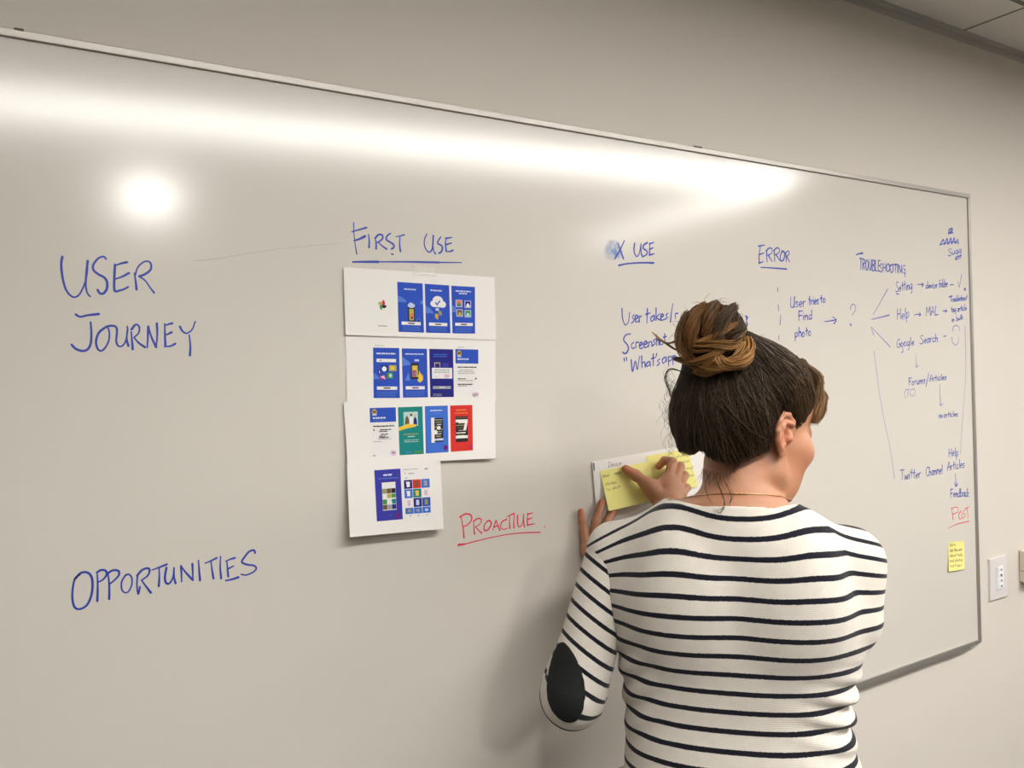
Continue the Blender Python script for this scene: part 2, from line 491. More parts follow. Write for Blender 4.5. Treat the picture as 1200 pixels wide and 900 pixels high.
strokes_obj('handwritten_line', '''217,583 192,590 181,615 200,640 206,662 192,686 175,679 ; 233,627 221,640 226,660 240,654 ; 246,655 245,630 259,627 ; 265,645 279,637 272,627 263,640 268,660 284,653 ; 289,640 303,631 295,621 286,636 292,655 307,648 ;
311,650 310,624 ; 310,630 325,624 329,648 ; 347,610 335,621 345,633 332,645 ; 352,588 352,645 ; 352,622 363,617 366,642 ; 376,619 369,630 378,641 387,630 381,618 ; 395,583 396,630 ; 387,601 406,596''', E_, 4.444, M_INK, 0.0030, 'second line of the blue note left of the hair bun')
strokes_obj('handwritten_line', '''183,710 186,728 ; 195,706 198,724 ; 220,718 227,780 242,725 252,770 264,700 ; 275,698 276,760 ; 276,737 290,729 294,756 ; 312,727 300,740 303,753 316,743 318,727 ; 318,727 321,753 ; 335,688 335,750 ; 325,713 347,706 ; 353,686 350,702 ; 369,714 357,725 368,737 355,749 ;
396,704 382,718 386,736 399,724 402,704 ; 402,704 405,731 ; 414,702 416,752 ; 415,705 428,700 430,718 416,726 ; 436,698 438,745 ; 437,700 450,696 451,712 438,720''', E_, 4.444, M_INK, 0.0030, 'third line of the blue note left of the hair bun')
strokes_obj('handwritten_line', '''815,490 828,498 820,515 828,535 815,548 ; 820,490 822,545''', E_, 4.444, M_INK, 0.0030, 'end of a blue word right of the hair bun')
marks('983,342 984,366 ; 986,432 988,466 ; 998,484 997,510 995,536 ; 990,592 989,616', E_, 4.444, M_INKD, 0.0022, 'pen_dash')
strokes_obj('scuff_line', '''0,0 30,-3 60,-8 100,-14 140,-18 175,-21''', (225, 306), 1.0, M_SCR, 0.0016, 'faint grey scuff line')

# compact stroke alphabet for the small notes (unit cap height, y up)
GL = {
 'A': ('0,0 .25,1 .5,0;.1,.38 .42,.4', .55), 'C': ('.5,.85 .3,1 .05,.65 .08,.2 .3,0 .5,.15', .55), 'D': ('.05,0 .05,1;0,1 .35,.9 .5,.5 .35,.1 0,0', .55),
 'E': ('.05,1 .05,0;.05,1 .45,1;.05,.5 .4,.52;.05,0 .45,.02', .5), 'F': ('.05,1 .05,0;0,1 .48,1;.05,.52 .4,.55', .5), 'G': ('.5,.82 .3,1 .05,.6 .1,.15 .32,0 .5,.2 .5,.45 .3,.45', .58),
 'H': ('.05,1 .05,0;.45,1 .45,0;.05,.5 .45,.52', .55), 'I': ('.1,1 .1,0', .22), 'L': ('.05,1 .05,0;.05,0 .5,.02', .5), 'M': ('.02,0 .06,1 .28,.35 .5,1 .56,0', .65), 'B': ('.05,0 .05,1;.05,1 .38,.9 .38,.6 .05,.52;.05,.52 .45,.4 .42,.08 .05,0', .52),
 'N': ('.03,0 .05,1 .45,0 .47,1', .55), 'O': ('.28,1 .05,.7 .05,.25 .25,0 .48,.25 .48,.7 .25,1', .56), 'P': ('.05,0 .05,1;.05,1 .42,.9 .4,.6 .05,.5', .5), 'R': ('.05,0 .05,1;.05,1 .4,.9 .38,.62 .05,.52;.15,.5 .48,0', .54),
 'S': ('.45,.88 .25,1 .05,.78 .22,.55 .42,.35 .38,.08 .18,0 .02,.12', .52), 'T': ('0,1 .52,1;.26,1 .26,0', .52), 'U': ('.05,1 .06,.25 .22,0 .4,.2 .46,1;.46,1 .47,0', .58),
 'a': ('.34,.5 .12,.5 .03,.22 .14,.02 .32,.2 .36,.52;.36,.52 .37,.02', .45), 'b': ('.05,1 .05,.02;.05,.4 .28,.5 .38,.25 .22,.02 .05,.05', .44), 'c': ('.34,.42 .16,.52 .03,.25 .14,.02 .34,.1', .4), 'd': ('.34,.45 .12,.5 .03,.22 .14,.02 .34,.15;.37,1 .37,.02', .46),
 'e': ('.05,.27 .34,.32 .22,.52 .04,.28 .14,.02 .34,.1', .42), 'f': ('.32,.95 .18,.95 .15,0;.02,.5 .3,.54', .34), 'g': ('.34,.5 .12,.52 .03,.25 .14,.06 .33,.2;.36,.52 .36,-.3 .15,-.38', .46), 'h': ('.05,1 .05,0;.05,.38 .24,.52 .34,.3 .35,0', .44),
 'i': ('.08,.5 .09,0;.09,.74 .1,.76', .2), 'k': ('.05,1 .05,0;.34,.5 .07,.22 .36,0', .42), 'l': ('.08,1 .09,0', .2), 'm': ('.04,.5 .05,0;.05,.36 .2,.5 .27,.3 .28,0;.28,.36 .44,.5 .5,.3 .52,0', .62), 'n': ('.04,.5 .05,0;.05,.36 .24,.52 .34,.3 .35,0', .45),
 'o': ('.2,.52 .04,.3 .1,.04 .26,.04 .36,.28 .2,.52', .44), 'p': ('.05,.5 .06,-.4;.05,.4 .28,.52 .36,.25 .22,.02 .06,.06', .45), 'r': ('.05,.5 .06,0;.06,.32 .16,.48 .3,.5', .34), 's': ('.3,.46 .14,.52 .05,.38 .26,.2 .22,.03 .03,.05', .36),
 't': ('.16,.9 .17,.02;.02,.55 .32,.6', .34), 'u': ('.04,.5 .06,.15 .16,.02 .32,.18;.34,.5 .35,0', .44), 'v': ('.02,.5 .16,0 .32,.52', .38), 'w': ('.02,.5 .12,0 .24,.4 .36,0 .48,.52', .54), 'y': ('.03,.5 .16,.08;.34,.5 .1,-.4', .4), 'z': ('.03,.5 .32,.5 .05,.02 .34,.02', .4),
 '/': ('.05,-.15 .32,1.1', .34), '(': ('.3,1.1 .08,.5 .28,-.15', .32), ')': ('.05,1.1 .28,.5 .05,-.15', .32), '.': ('.06,.02 .08,.03', .16), ' ': ('', .3),
}


def word(q, text, p0, p1, cap, wid, surf=wall, m=0, jit=0.03):
    """write text so it runs from p0 to p1 (photo pixels of its baseline), capital height cap"""
    tot = sum(GL.get(c, GL['n'])[1] for c in text)
    p0 = np.array(p0, float); p1 = np.array(p1, float); dx = (p1-p0)/tot; up = np.array([0.02*cap, -cap])
    x = 0.0
    for c in text:
        st, wdt = GL.get(c, GL['n'])
        jy = rng.normal(0, jit)
        for s in st.split(';'):
            s = s.split()
            if not s:
                continue
            P = np.array([[float(t) for t in k.split(',')] for k in s])+rng.normal(0, jit*0.5, (len(s), 2))
            P = np.array([p0+dx*(x+a)+up*(b+jy) for a, b in P])
            ribbon(q, [surf(*p) for p in smooth_pts(P, 4)], wid, m)
        x += wdt


def words_obj(name, items, ink, wid, label, extra='', org=(0, 0), sc=1.0):
    """each word a part of its own; the loose marks (arrows, ticks, bars) too"""
    for k, (t, p0, p1, cap) in enumerate(items):
        q = MB()
        word(q, t, np.array(p0)/sc+np.array(org), np.array(p1)/sc+np.array(org), cap/sc, wid)
        o = q.build('handwritten_word', ink, board)
        o['label'] = label
    marks(extra, org, sc, ink, wid)


Fo, Fs = (880, 230), 3.75
words_obj('handwritten_note', [('User', (172, 490), (240, 486), 48), ('tries', (252, 478), (298, 474), 42), ('to', (303, 470), (330, 466), 36), ('Find', (208, 547), (270, 540), 40), ('photo', (192, 620), (266, 610), 40)],
          M_INK, 0.0030, 'blue handwritten three line note left of the question mark', '322,551 345,548 374,543 ; 357,529 375,543 364,561', Fo, Fs)
strokes_obj('question_mark', '436,497 441,480 452,475 460,488 455,506 444,524 ; w1.7 438,565', Fo, Fs, M_INKF, 0.0028, 'faint blue question mark')
strokes_obj('branch_lines', 'w1.1 537,520 570,463 600,408 ; w1.5 530,541 570,532 608,522 ; 528,574 570,618 612,662 ; 528,574 532,590 540,610', Fo, Fs, M_INKF, 0.0027, 'three thin branching lines right of the question mark')
strokes_obj('long_line', '0,0 8,60 20,120 24,150', (1024, 411), 1.0, M_INKF, 0.0022, 'long faint line falling to the lower left')
strokes_obj('long_line', '0,0 1,30 1,60 -2,100 -5,150', (1130.5, 382), 1.0, M_INKF, 0.0022, 'long faint line beside the right frame')
Ho, Hs = (985, 290), 7.5
words_obj('handwritten_heading', [('TROUBLE', (165, 190), (352, 212), 95), ('SHOOTING', (340, 212), (572, 226), 72)], M_INK, 0.0030, "blue heading 'TROUBLESHOOTING'", 'w1.5 137,64 165,55 195,50 ; 420,158 460,150 495,148 ; 566,226 566,262', Ho, Hs)
words_obj('handwritten_note', [('Setting', (483, 388), (632, 368), 85), ('device', (748, 362), (850, 355), 60), ('folder', (862, 352), (945, 348), 70)], M_INK, 0.0029, 'blue note line topmost of the right branches',
          '675,326 700,324 727,325 ; 712,310 728,325 715,345 ; 962,330 995,326 ; w.9 1030,300 1042,350 1052,300 1062,240 ; w2 1092,368 ; 490,410 515,408', Ho, Hs)
words_obj('handwritten_note', [('Help', (495, 640), (605, 622), 95), ('MAL', (750, 602), (862, 592), 80)], M_INK, 0.0028, 'blue note line middle of the right branches',
          '645,593 675,588 702,588 ; 690,572 704,588 692,604 ; 900,560 932,556 ; 920,544 934,556 922,570', Ho, Hs)
words_obj('handwritten_note', [('Troubleshoot', (962, 482), (1112, 462), 50), ('tag article', (970, 572), (1108, 552), 52), ('in bulk', (975, 656), (1078, 632), 46)], M_INK, 0.0027, 'small blue three line note at the right edge', 'w1.2 950,436 985,428', Ho, Hs)
words_obj('handwritten_note', [('Google', (490, 880), (648, 862), 75), ('Search', (697, 850), (858, 828), 75)], M_INK, 0.0029, 'blue note line lowest of the right branches',
          '905,781 930,778 ; w.8 985,735 990,700 1015,686 1040,700 1045,735 ; w.8 978,790 985,835 1015,858 1035,825 1034,790 ; 545,880 548,910 535,925', Ho, Hs)
Io, Is = (1040, 400), 9.0
words_obj('handwritten_note', [('Forums', (222, 470), (400, 440), 78), ('/', (400, 462), (436, 450), 105), ('Articles', (446, 425), (622, 405), 68)], M_INK, 0.0027, 'blue note line under a small down arrow', '', Io, Is)
words_obj('handwritten_note', [('(TC)', (172, 592), (292, 570), 75)], M_INKF, 0.0024, 'faint small bracketed letters', '', Io, Is)
strokes_obj('down_arrow', 'w.9 296,135 300,200 306,270 ; 290,250 306,276 322,250', Io, Is, M_INKF, 0.0024, 'short faint arrow pointing down')
strokes_obj('down_arrow', '550,455 553,560 562,675 ; 545,650 563,680 582,655', Io, Is, M_INKF, 0.0024, 'longer faint arrow pointing down')
words_obj('handwritten_note', [('no', (540, 812), (585, 808), 66), ('articles', (592, 806), (742, 790), 60)], M_INK, 0.0026, 'small blue note below the longer arrow', '', Io, Is)
Go, Gs = (990, 450), 3.333
words_obj('handwritten_note', [('Help', (405, 285), (444, 280), 34), ('Articles', (400, 338), (468, 326), 34)], M_INK, 0.0028, 'blue two line note near the lower right', 'w.9 431,348 433,375 434,398 ; 427,385 434,400 441,388', Go, Gs)
words_obj('handwritten_note', [('Twitter', (216, 374), (298, 366), 40), ('Channel', (316, 362), (382, 350), 36)], M_INK, 0.0028, 'blue two word note at the foot of the long line', '', Go, Gs)
words_obj('handwritten_note', [('Feedback', (412, 444), (486, 440), 33)], M_INK, 0.0028, 'blue word just above the red word', '', Go, Gs)
strokes_obj('handwritten_heading', '418,486 420,510 423,530 ; 415,486 438,481 441,500 421,509 ; 452,496 444,513 450,528 459,515 453,497 ; 471,489 461,500 471,512 459,526 ; 470,487 486,478 ; 478,483 481,525 ; w.9 404,564 440,547 485,536',
            Go, Gs, M_RED, 0.0028, "red underlined word 'POST'")
words_obj('handwritten_note', [('Sugg', (866, 262), (926, 250), 30), ('est', (896, 281), (926, 273), 24), ('AR', (866, 168), (888, 164), 24)], M_INK, 0.0030, 'small blue scribbled words at the top right corner',
          'w1.3 832,212 845,190 850,212 862,185 866,212 878,184 882,210 893,182 896,208 908,190 912,210 ; w1.2 828,214 860,206 890,200 912,205 ; w1.2 868,150 880,142 886,150 872,158 888,160 ; 866,164 890,160', Fo, Fs)

# rubbed out blotch left of X USE
V, Fc, cov = [], [], []
c0 = np.array([718.5, 293.0]); n, rr = 28, 5
for i in range(rr+1):
    for j in range(n):
        a = 2*math.pi*j/n; r = i/rr
        p = c0+r*np.array([11.5*math.cos(a)*(1+0.12*math.sin(3*a)), 15*math.sin(a)*(1+0.12*math.cos(2*a))])
        V.append(wall(*p)+np.array([0, -0.0002, 0])); cov.append(0.85*(1-r**2.2))
for i in range(rr):
    for j in range(n):
        Fc.append((i*n+j, i*n+(j+1) % n, (i+1)*n+(j+1) % n, (i+1)*n+j))
sm = mesh_obj('ink_smudge', V, Fc, M_SMUDGE, board); sm['label'] = 'pale blue rubbed out ink smudge'
a = sm.data.attributes.new('cover', 'FLOAT', 'POINT'); a.data.foreach_set('value', np.array(cov, dtype=np.float32))


# ------------------------------------------------------------------ printed sheets
def flat(name, col):
    return mat('print_'+name, col, 0.75, 0.2)


PR = {k: flat(k, c) for k, c in dict(blue=(0.028, 0.085, 0.50), blue2=(0.05, 0.16, 0.62), navy=(0.02, 0.02, 0.22), violet=(0.045, 0.045, 0.36), teal=(0.01, 0.23, 0.22), red=(0.66, 0.035, 0.025),
      white=(0.82, 0.81, 0.80), pale=(0.55, 0.62, 0.80), sky=(0.10, 0.22, 0.66), black=(0.02, 0.02, 0.025), grey=(0.34, 0.34, 0.36), yellow=(0.80, 0.55, 0.06), orange=(0.75, 0.22, 0.05), green=(0.07, 0.30, 0.08), gold=(0.50, 0.42, 0.10),
      pink=(0.72, 0.50, 0.64), plum=(0.13, 0.02, 0.22), mint=(0.45, 0.66, 0.62), crimson=(0.55, 0.02, 0.10), brown=(0.16, 0.10, 0.05), olive=(0.30, 0.33, 0.12), skin=(0.75, 0.42, 0.30)).items()}
PK = list(PR); PM = [PR[k] for k in PK]


class Sheet:
    """paper whose corners are seen at photo pixels; off(u,v) is how far it stands off the board"""
    def __init__(self, name, quad, off, label, cat='paper', group=None, m=M_PAPER, nu=16, nv=12, part='paper', thick=0.0003):
        self.q = np.array(quad, float); self.off = off
        c = wall(*self.q.mean(0), off(0.5, 0.5))
        self.root = empty(name, c, label, cat, group)
        V, Fc = [], []
        for side in (0, 1):
            for j in range(nv+1):
                for i in range(nu+1):
                    V.append(self.uv(i/nu, j/nv, -thick*side))
        n1 = (nu+1)*(nv+1)
        idx = lambda i, j, s: s*n1+j*(nu+1)+i
        for j in range(nv):
            for i in range(nu):
                Fc.append((idx(i, j, 0), idx(i, j+1, 0), idx(i+1, j+1, 0), idx(i+1, j, 0)))
                Fc.append((idx(i, j, 1), idx(i+1, j, 1), idx(i+1, j+1, 1), idx(i, j+1, 1)))
        for i in range(nu):
            Fc.append((idx(i, 0, 0), idx(i+1, 0, 0), idx(i+1, 0, 1), idx(i, 0, 1))); Fc.append((idx(i, nv, 0), idx(i, nv, 1), idx(i+1, nv, 1), idx(i+1, nv, 0)))
        for j in range(nv):
            Fc.append((idx(0, j, 0), idx(0, j, 1), idx(0, j+1, 1), idx(0, j+1, 0))); Fc.append((idx(nu, j, 0), idx(nu, j+1, 0), idx(nu, j+1, 1), idx(nu, j, 1)))
        self.paper = mesh_obj(part, V, Fc, m, self.root, smooth=False)

    def pix(self, u, v):
        a, b, c, d = self.q       # tl tr br bl
        return (a*(1-u)+b*u)*(1-v)+(d*(1-u)+c*u)*v

    def uv(self, u, v, lift=0.0):
        p = self.pix(u, v)
        return wall(p[0], p[1], self.off(u, v)+lift)

    def inv(self, p):
        u = v = 0.5; p = np.array(p, float)
        for _ in range(8):
            e = p-self.pix(u, v); h = 1e-4
            J = np.column_stack([(self.pix(u+h, v)-self.pix(u, v))/h, (self.pix(u, v+h)-self.pix(u, v))/h])
            du = np.linalg.solve(J, e); u += du[0]; v += du[1]
        return u, v

    def at(self, px, py, lift=0.0002):
        u, v = self.inv((px, py))
        return wall(px, py, self.off(u, v)+lift)


class Print:
    """one printed picture on a sheet: flat shapes given in its own 0..1 frame"""
    def __init__(self, sh, quad):
        self.sh, self.q, self.mb, self.lv = sh, np.array(quad, float), MB(), 0.00020

    def pt(self, x, y):
        a, b, c, d = self.q
        p = (a*(1-x)+b*x)*(1-y)+(d*(1-x)+c*x)*y
        return self.sh.at(p[0], p[1], self.lv)

    def rect(self, x0, y0, x1, y1, c, n=6):
        n = max(n, 1)*2
        nx = max(1, int(abs(x1-x0)*n+0.5)); ny = max(2 if abs(y1-y0) > .08 else 1, int(abs(y1-y0)*n+0.5))
        V = [self.pt(x0+(x1-x0)*i/nx, y0+(y1-y0)*j/ny) for j in range(ny+1) for i in range(nx+1)]
        self.mb.add(V, [(j*(nx+1)+i, (j+1)*(nx+1)+i, (j+1)*(nx+1)+i+1, j*(nx+1)+i+1) for j in range(ny) for i in range(nx)], PK.index(c)); self.lv += 0.00003

    def poly(self, pts, c):
        self.mb.add([self.pt(*p) for p in pts], [tuple(range(len(pts)))], PK.index(c)); self.lv += 0.00003

    def disc(self, x, y, rx, ry, c, n=16):
        self.poly([(x+rx*math.cos(2*math.pi*j/n), y+ry*math.sin(2*math.pi*j/n)) for j in range(n)], c)

    def lines(self, x0, x1, ys, h, c, ragged=0.15):
        """unreadably small print, as broken bars"""
        if c == 'pale' and h < 0.02:
            c = 'sky'
        for y in ys:
            x = x0+rng.random()*ragged*0.5; e = x1-rng.random()*ragged
            while x < e:
                k = min(e, x+0.05+rng.random()*0.12); self.rect(x, y, k, y+h, c, 1); x = k+0.018

    def build(self, label=None, name='printed_picture'):
        used = sorted(set(self.mb.m)); mm = [used.index(k) for k in self.mb.m]
        o = mesh_obj(name, self.mb.v, self.mb.f, [PM[k] for k in used], self.sh.root, mm)
        if label:
            o['label'] = label
        return o


def button(p, y=0.79, x0=0.13, x1=0.88, h=0.065, c='white', t='black'):
    p.rect(x0, y, x1, y+h, c); p.rect(0.38, y+h*0.3, 0.64, y+h*0.68, t, 1)


G = 'printed sheets taped in a column'
s1 = Sheet('printed_sheet', [(402.5, 313), (579.5, 325), (581.5, 398.5), (405, 392.5)], lambda u, v: 0.0022+0.0015*(1-u)**3+0.0012*v*v*(1-u), 'white printed sheet topmost in column, three blue screens and small pinwheel', 'paper', G)
s2 = Sheet('printed_sheet', [(404.8, 392.5), (580.5, 397.5), (581, 470), (407, 474)], lambda u, v: 0.0006+0.0008*v, 'white printed sheet second from top, two blue screens and one navy', 'paper', G)
s3 = Sheet('printed_sheet', [(402.5, 471.5), (580, 464.5), (581, 537), (407.5, 545.5)], lambda u, v: 0.0018+0.004*v*v+0.007*v*u*u+0.002*(1-u)**4, 'white printed sheet third from top with teal and red screens', 'paper', G)
s4 = Sheet('printed_sheet', [(406.5, 544), (516, 537.5), (520, 619.5), (410, 629.5)], lambda u, v: 0.0075+0.016*v**1.6+0.004*v*(1-u), 'small white printed sheet at column bottom curling off the board', 'paper', G)

J = (425, 320)


def quad(org, sc, *pts):
    return [(org[0]+x/sc, org[1]+y/sc) for x, y in pts]


# sheet 1
p = Print(s1, quad(J, 8.571, (145, 255), (250, 262), (250, 385), (145, 378)))
for k, (c, th) in enumerate((('crimson', 0), ('black', 90), ('green', 180), ('gold', 270))):
    t = math.radians(th); R = lambda x, y: (0.5+x*math.cos(t)-y*math.sin(t), 0.5+x*math.sin(t)+y*math.cos(t))
    p.poly([R(0, 0), R(0.02, -0.42), R(0.16, -0.38), R(0.26, -0.22), R(0.24, 0)], c)
p.build('small multicoloured pinwheel logo', 'printed_logo')
p = Print(s1, quad(J, 8.571, (155, 520), (250, 525), (250, 545), (155, 540))); p.lines(0, 1, [0.2], 0.5, 'grey', 0.05); p.build(None, 'printed_caption')
p = Print(s1, quad(J, 8.571, (347, 88), (602, 105), (616, 598), (361, 590)))
p.rect(0, 0, 1, 1, 'blue'); p.poly([(0, .27), (.12, .29), (.33, .36), (.34, .40), (.0, .40)], 'sky'); p.poly([(.9, .36), (1, .33), (1, .42), (.88, .42)], 'sky')
p.lines(.25, .75, [.12], .03, 'pale', .05); p.rect(.39, .50, .66, .78, 'black'); p.rect(.44, .53, .62, .76, 'gold'); p.rect(.46, .62, .60, .70, 'orange'); p.disc(.53, .46, .14, .05, 'pale'); p.poly([(.4, .48), (.5, .39), (.62, .44), (.64, .5)], 'pale')
p.disc(.54, .71, .05, .025, 'plum'); p.rect(.73, .72, .86, .79, 'sky'); p.rect(.75, .735, .84, .78, 'navy'); button(p); p.lines(.12, .92, [.89, .925, .955], .012, 'pale', .12); p.build('blue printed screen with a phone drawing')
p = Print(s1, quad(J, 8.571, (623, 107), (868, 124), (882, 605), (637, 598)))
p.rect(0, 0, 1, 1, 'blue'); p.poly([(0, .44), (.2, .50), (.35, .60), (0, .60)], 'sky'); p.lines(.22, .75, [.11], .03, 'pale', .05)
p.disc(.52, .34, .22, .105, 'white'); p.disc(.34, .40, .13, .065, 'white'); p.disc(.71, .405, .14, .07, 'white'); p.rect(.33, .38, .72, .468, 'white')
p.poly([(.40, .375), (.44, .36), (.48, .395), (.60, .315), (.62, .345), (.48, .44)], 'blue'); p.rect(.42, .49, .55, .54, 'pale'); p.poly([(.55, .53), (.68, .56), (.66, .65), (.52, .60)], 'olive'); p.poly([(.40, .60), (.55, .62), (.50, .73), (.38, .68)], 'gold'); p.rect(.47, .63, .53, .68, 'orange')
button(p); p.lines(.12, .92, [.88, .915, .95], .012, 'pale', .12); p.build('blue printed screen with a white cloud and tick')
p = Print(s1, quad(J, 8.571, (890, 127), (1128, 140), (1130, 608), (902, 606)))
p.rect(0, 0, 1, 1, 'blue'); p.lines(.15, .85, [.09], .03, 'pale', .05); p.lines(.3, .7, [.14], .028, 'pale', .05); p.poly([(0, .40), (.15, .45), (.2, .55), (0, .56)], 'sky')
for (x, y, c1, c2) in ((.17, .29, 'orange', 'teal'), (.55, .30, 'navy', 'white'), (.19, .49, 'brown', 'gold'), (.55, .50, 'green', 'mint')):
    p.rect(x, y, x+.28, y+.155, 'pale'); p.rect(x+.03, y+.013, x+.25, y+.142, c1); p.poly([(x+.05, y+.135), (x+.10, y+.07), (x+.15, y+.05), (x+.23, y+.11), (x+.23, y+.135)], c2)
button(p, .775, .13, .90); p.lines(.12, .92, [.88, .915, .95], .012, 'pale', .12); p.build('blue printed screen with four small pictures')
q = MB(); V = [s1.at(x, y, 0.0004) for x, y in ((483, 311.5), (510, 313.5), (510.5, 324), (484, 322.5))]
q.add([wall(483, 311.5, .0009), wall(510, 313.5, .0009)]+V[2:]+[], [(0, 1, 2, 3)])
M_TAPE = mat('clear_tape', (0.80, 0.78, 0.70), 0.35, 0.5); M_TAPE.node_tree.nodes['Principled BSDF'].inputs['Alpha'].default_value = 0.45
t = q.build('tape', M_TAPE, s1.root); t['label'] = 'piece of clear sticky tape'
# sheet 2
K = (425, 400)
p = Print(s2, quad(K, 8, (97, 58), (343, 63), (350, 532), (103, 532)))
p.rect(0, 0, 1, 1, 'blue'); p.lines(.12, .88, [.10], .03, 'pale', .05); p.rect(.13, .22, .87, .285, 'white'); p.rect(.22, .24, .33, .265, 'grey', 1)
p.rect(.30, .35, .55, .47, 'navy'); p.disc(.42, .42, .09, .05, 'white'); p.rect(.60, .345, .88, .46, 'gold'); p.rect(.66, .37, .80, .43, 'yellow'); p.rect(.52, .49, .75, .61, 'green'); p.disc(.65, .55, .06, .04, 'mint'); p.rect(.26, .55, .47, .63, 'crimson'); p.poly([(.26, .58), (.4, .55), (.47, .63)], 'pale'); p.rect(.18, .45, .28, .52, 'navy'); p.rect(.22, .46, .25, .51, 'white')
p.poly([(0, .50), (.12, .53), (.25, .62), (0, .63)], 'sky'); button(p, .77, .13, .90); p.lines(.08, .92, [.88, .915, .95], .012, 'pale', .12); p.build('blue printed screen with scattered small pictures')
p = Print(s2, quad(K, 8, (366, 65), (602, 70), (612, 525), (378, 528)))
p.rect(0, 0, 1, 1, 'blue'); p.lines(.12, .88, [.10], .025, 'pale', .05); p.poly([(0, .17), (.3, .28), (.35, .33), (0, .36)], 'sky'); p.rect(.5, .22, .68, .26, 'pale', 1)
p.poly([(.1, .65), (.25, .48), (.30, .66)], 'sky'); p.poly([(.62, .40), (.72, .50), (.82, .56), (.82, .64), (.70, .70), (.60, .66)], 'yellow'); p.rect(.35, .30, .66, .62, 'black'); p.rect(.39, .345, .62, .58, 'gold'); p.rect(.41, .45, .55, .57, 'crimson'); p.rect(.45, .48, .53, .55, 'sky'); p.disc(.5, .40, .08, .035, 'yellow'); p.poly([(.62, .55), (.68, .50), (.74, .56), (.66, .66)], 'yellow')
button(p, .77, .12, .88, t='plum'); p.lines(.08, .92, [.88, .915, .95], .012, 'pale', .12); p.build('blue printed screen with a hand holding a phone')
p = Print(s2, quad(K, 8, (624, 70), (848, 75), (855, 522), (634, 524)))
p.rect(0, 0, 1, 1, 'navy'); p.lines(.17, .82, [.105, .145], .016, 'blue2', .1); p.rect(.2, .28, .45, .38, 'gold'); p.rect(.23, .30, .42, .38, 'navy'); p.rect(.55, .29, .8, .38, 'violet'); p.rect(.09, .39, .95, .615, 'pale'); p.rect(.10, .395, .94, .61, 'white'); p.lines(.16, .88, [.425, .47], .02, 'grey', .1); p.lines(.18, .36, [.57], .014, 'pink', .02); p.disc(.72, .56, .12, .045, 'pink'); p.rect(.12, .77, .88, .83, 'grey'); p.rect(.38, .785, .64, .81, 'pale', 1)
p.lines(.1, .55, [.93, .96], .012, 'grey', .1); p.build('navy printed screen with a white message box')
p = Print(s2, quad(K, 8, (868, 72), (1083, 77), (1090, 520), (876, 522)))
p.rect(0, 0, 1, 1, 'white'); p.rect(0, 0, 1, .30, 'blue'); p.disc(.17, .09, .10, .065, 'gold'); p.rect(.10, .06, .24, .11, 'brown'); p.poly([(.10, .13), (.24, .13), (.26, .165), (.08, .165)], 'pale'); p.lines(.08, .58, [.19], .035, 'pale', .02); p.lines(.08, .5, [.26], .012, 'sky', .02)
p.lines(.08, .92, [.365], .022, 'black', .05); p.lines(.08, .88, [.43, .465, .50], .013, 'grey', .2); p.lines(.08, .44, [.61], .018, 'black', .02); p.lines(.08, .8, [.65], .013, 'grey', .1); p.disc(.88, .615, .035, .02, 'black'); p.lines(.08, .74, [.725], .018, 'black', .02); p.lines(.1, .5, [.765], .013, 'grey', .02); p.disc(.88, .95, .12, .05, 'pink'); p.lines(.82, .94, [.94], .018, 'plum', .01)
p.build('white printed page with a blue header')
p = Print(s2, quad(K, 8, (112, 33), (200, 34), (200, 46), (112, 45))); p.lines(0, 1, [.2], .5, 'grey', .03); p.build(None, 'printed_caption')
p = Print(s2, quad(K, 8, (888, 50), (955, 51), (955, 63), (888, 62))); p.lines(0, 1, [.2], .5, 'grey', .03); p.build(None, 'printed_caption')
# sheet 3
L = (425, 470)
p = Print(s3, quad(L, 8, (65, 66), (310, 58), (322, 515), (82, 525)))
p.rect(0, 0, 1, 1, 'white'); p.rect(0, 0, 1, .295, 'blue'); p.disc(.18, .085, .10, .06, 'gold'); p.rect(.11, .06, .25, .10, 'brown'); p.poly([(.11, .125), (.25, .125), (.27, .155), (.09, .155)], 'pale'); p.lines(.1, .62, [.19], .035, 'pale', .02); p.lines(.1, .55, [.255], .014, 'sky', .02)
p.lines(.1, .93, [.365], .022, 'black', .03); p.disc(.135, .45, .03, .018, 'black'); p.lines(.27, .85, [.44, .475], .018, 'black', .25); p.disc(.135, .555, .02, .012, 'pale'); p.lines(.27, .85, [.535, .57, .60], .018, 'black', .3); p.lines(.27, .88, [.635], .01, 'grey', .1); p.lines(.09, .46, [.685], .012, 'grey', .05); p.disc(.87, .93, .10, .055, 'pink'); p.lines(.82, .93, [.92], .018, 'plum', .01); p.lines(.07, .17, [.965], .018, 'black', .01)
p.build('white printed page with a blue header')
p = Print(s3, quad(L, 8, (330, 58), (560, 50), (574, 495), (346, 508)))
p.rect(0, 0, 1, 1, 'teal'); p.rect(.22, .105, .80, .40, 'mint'); p.rect(.245, .12, .775, .385, 'teal'); p.rect(.245, .12, .775, .385, 'mint'); p.poly([(.26, .37), (.30, .22), (.36, .18), (.42, .24), (.46, .37)], 'brown'); p.poly([(.44, .40), (.46, .24), (.53, .17), (.60, .24), (.63, .40)], 'white'); p.disc(.53, .17, .05, .03, 'brown'); p.poly([(.61, .385), (.62, .27), (.69, .2), (.75, .27), (.765, .385)], 'navy'); p.disc(.69, .19, .05, .03, 'skin')
p.poly([(0, .42), (.25, .38), (.38, .35), (.52, .36), (.72, .37), (.70, .42), (.45, .44), (.3, .455), (0, .495)], 'yellow'); p.lines(.16, .83, [.56], .022, 'olive', .05); p.lines(.36, .66, [.61], .022, 'mint', .03); p.lines(.18, .84, [.69, .725], .012, 'mint', .15); p.rect(.25, .94, .5, .96, 'sky', 1); p.rect(.6, .93, .95, .965, 'green', 1)
p.build('teal printed screen with a hand holding a picture')
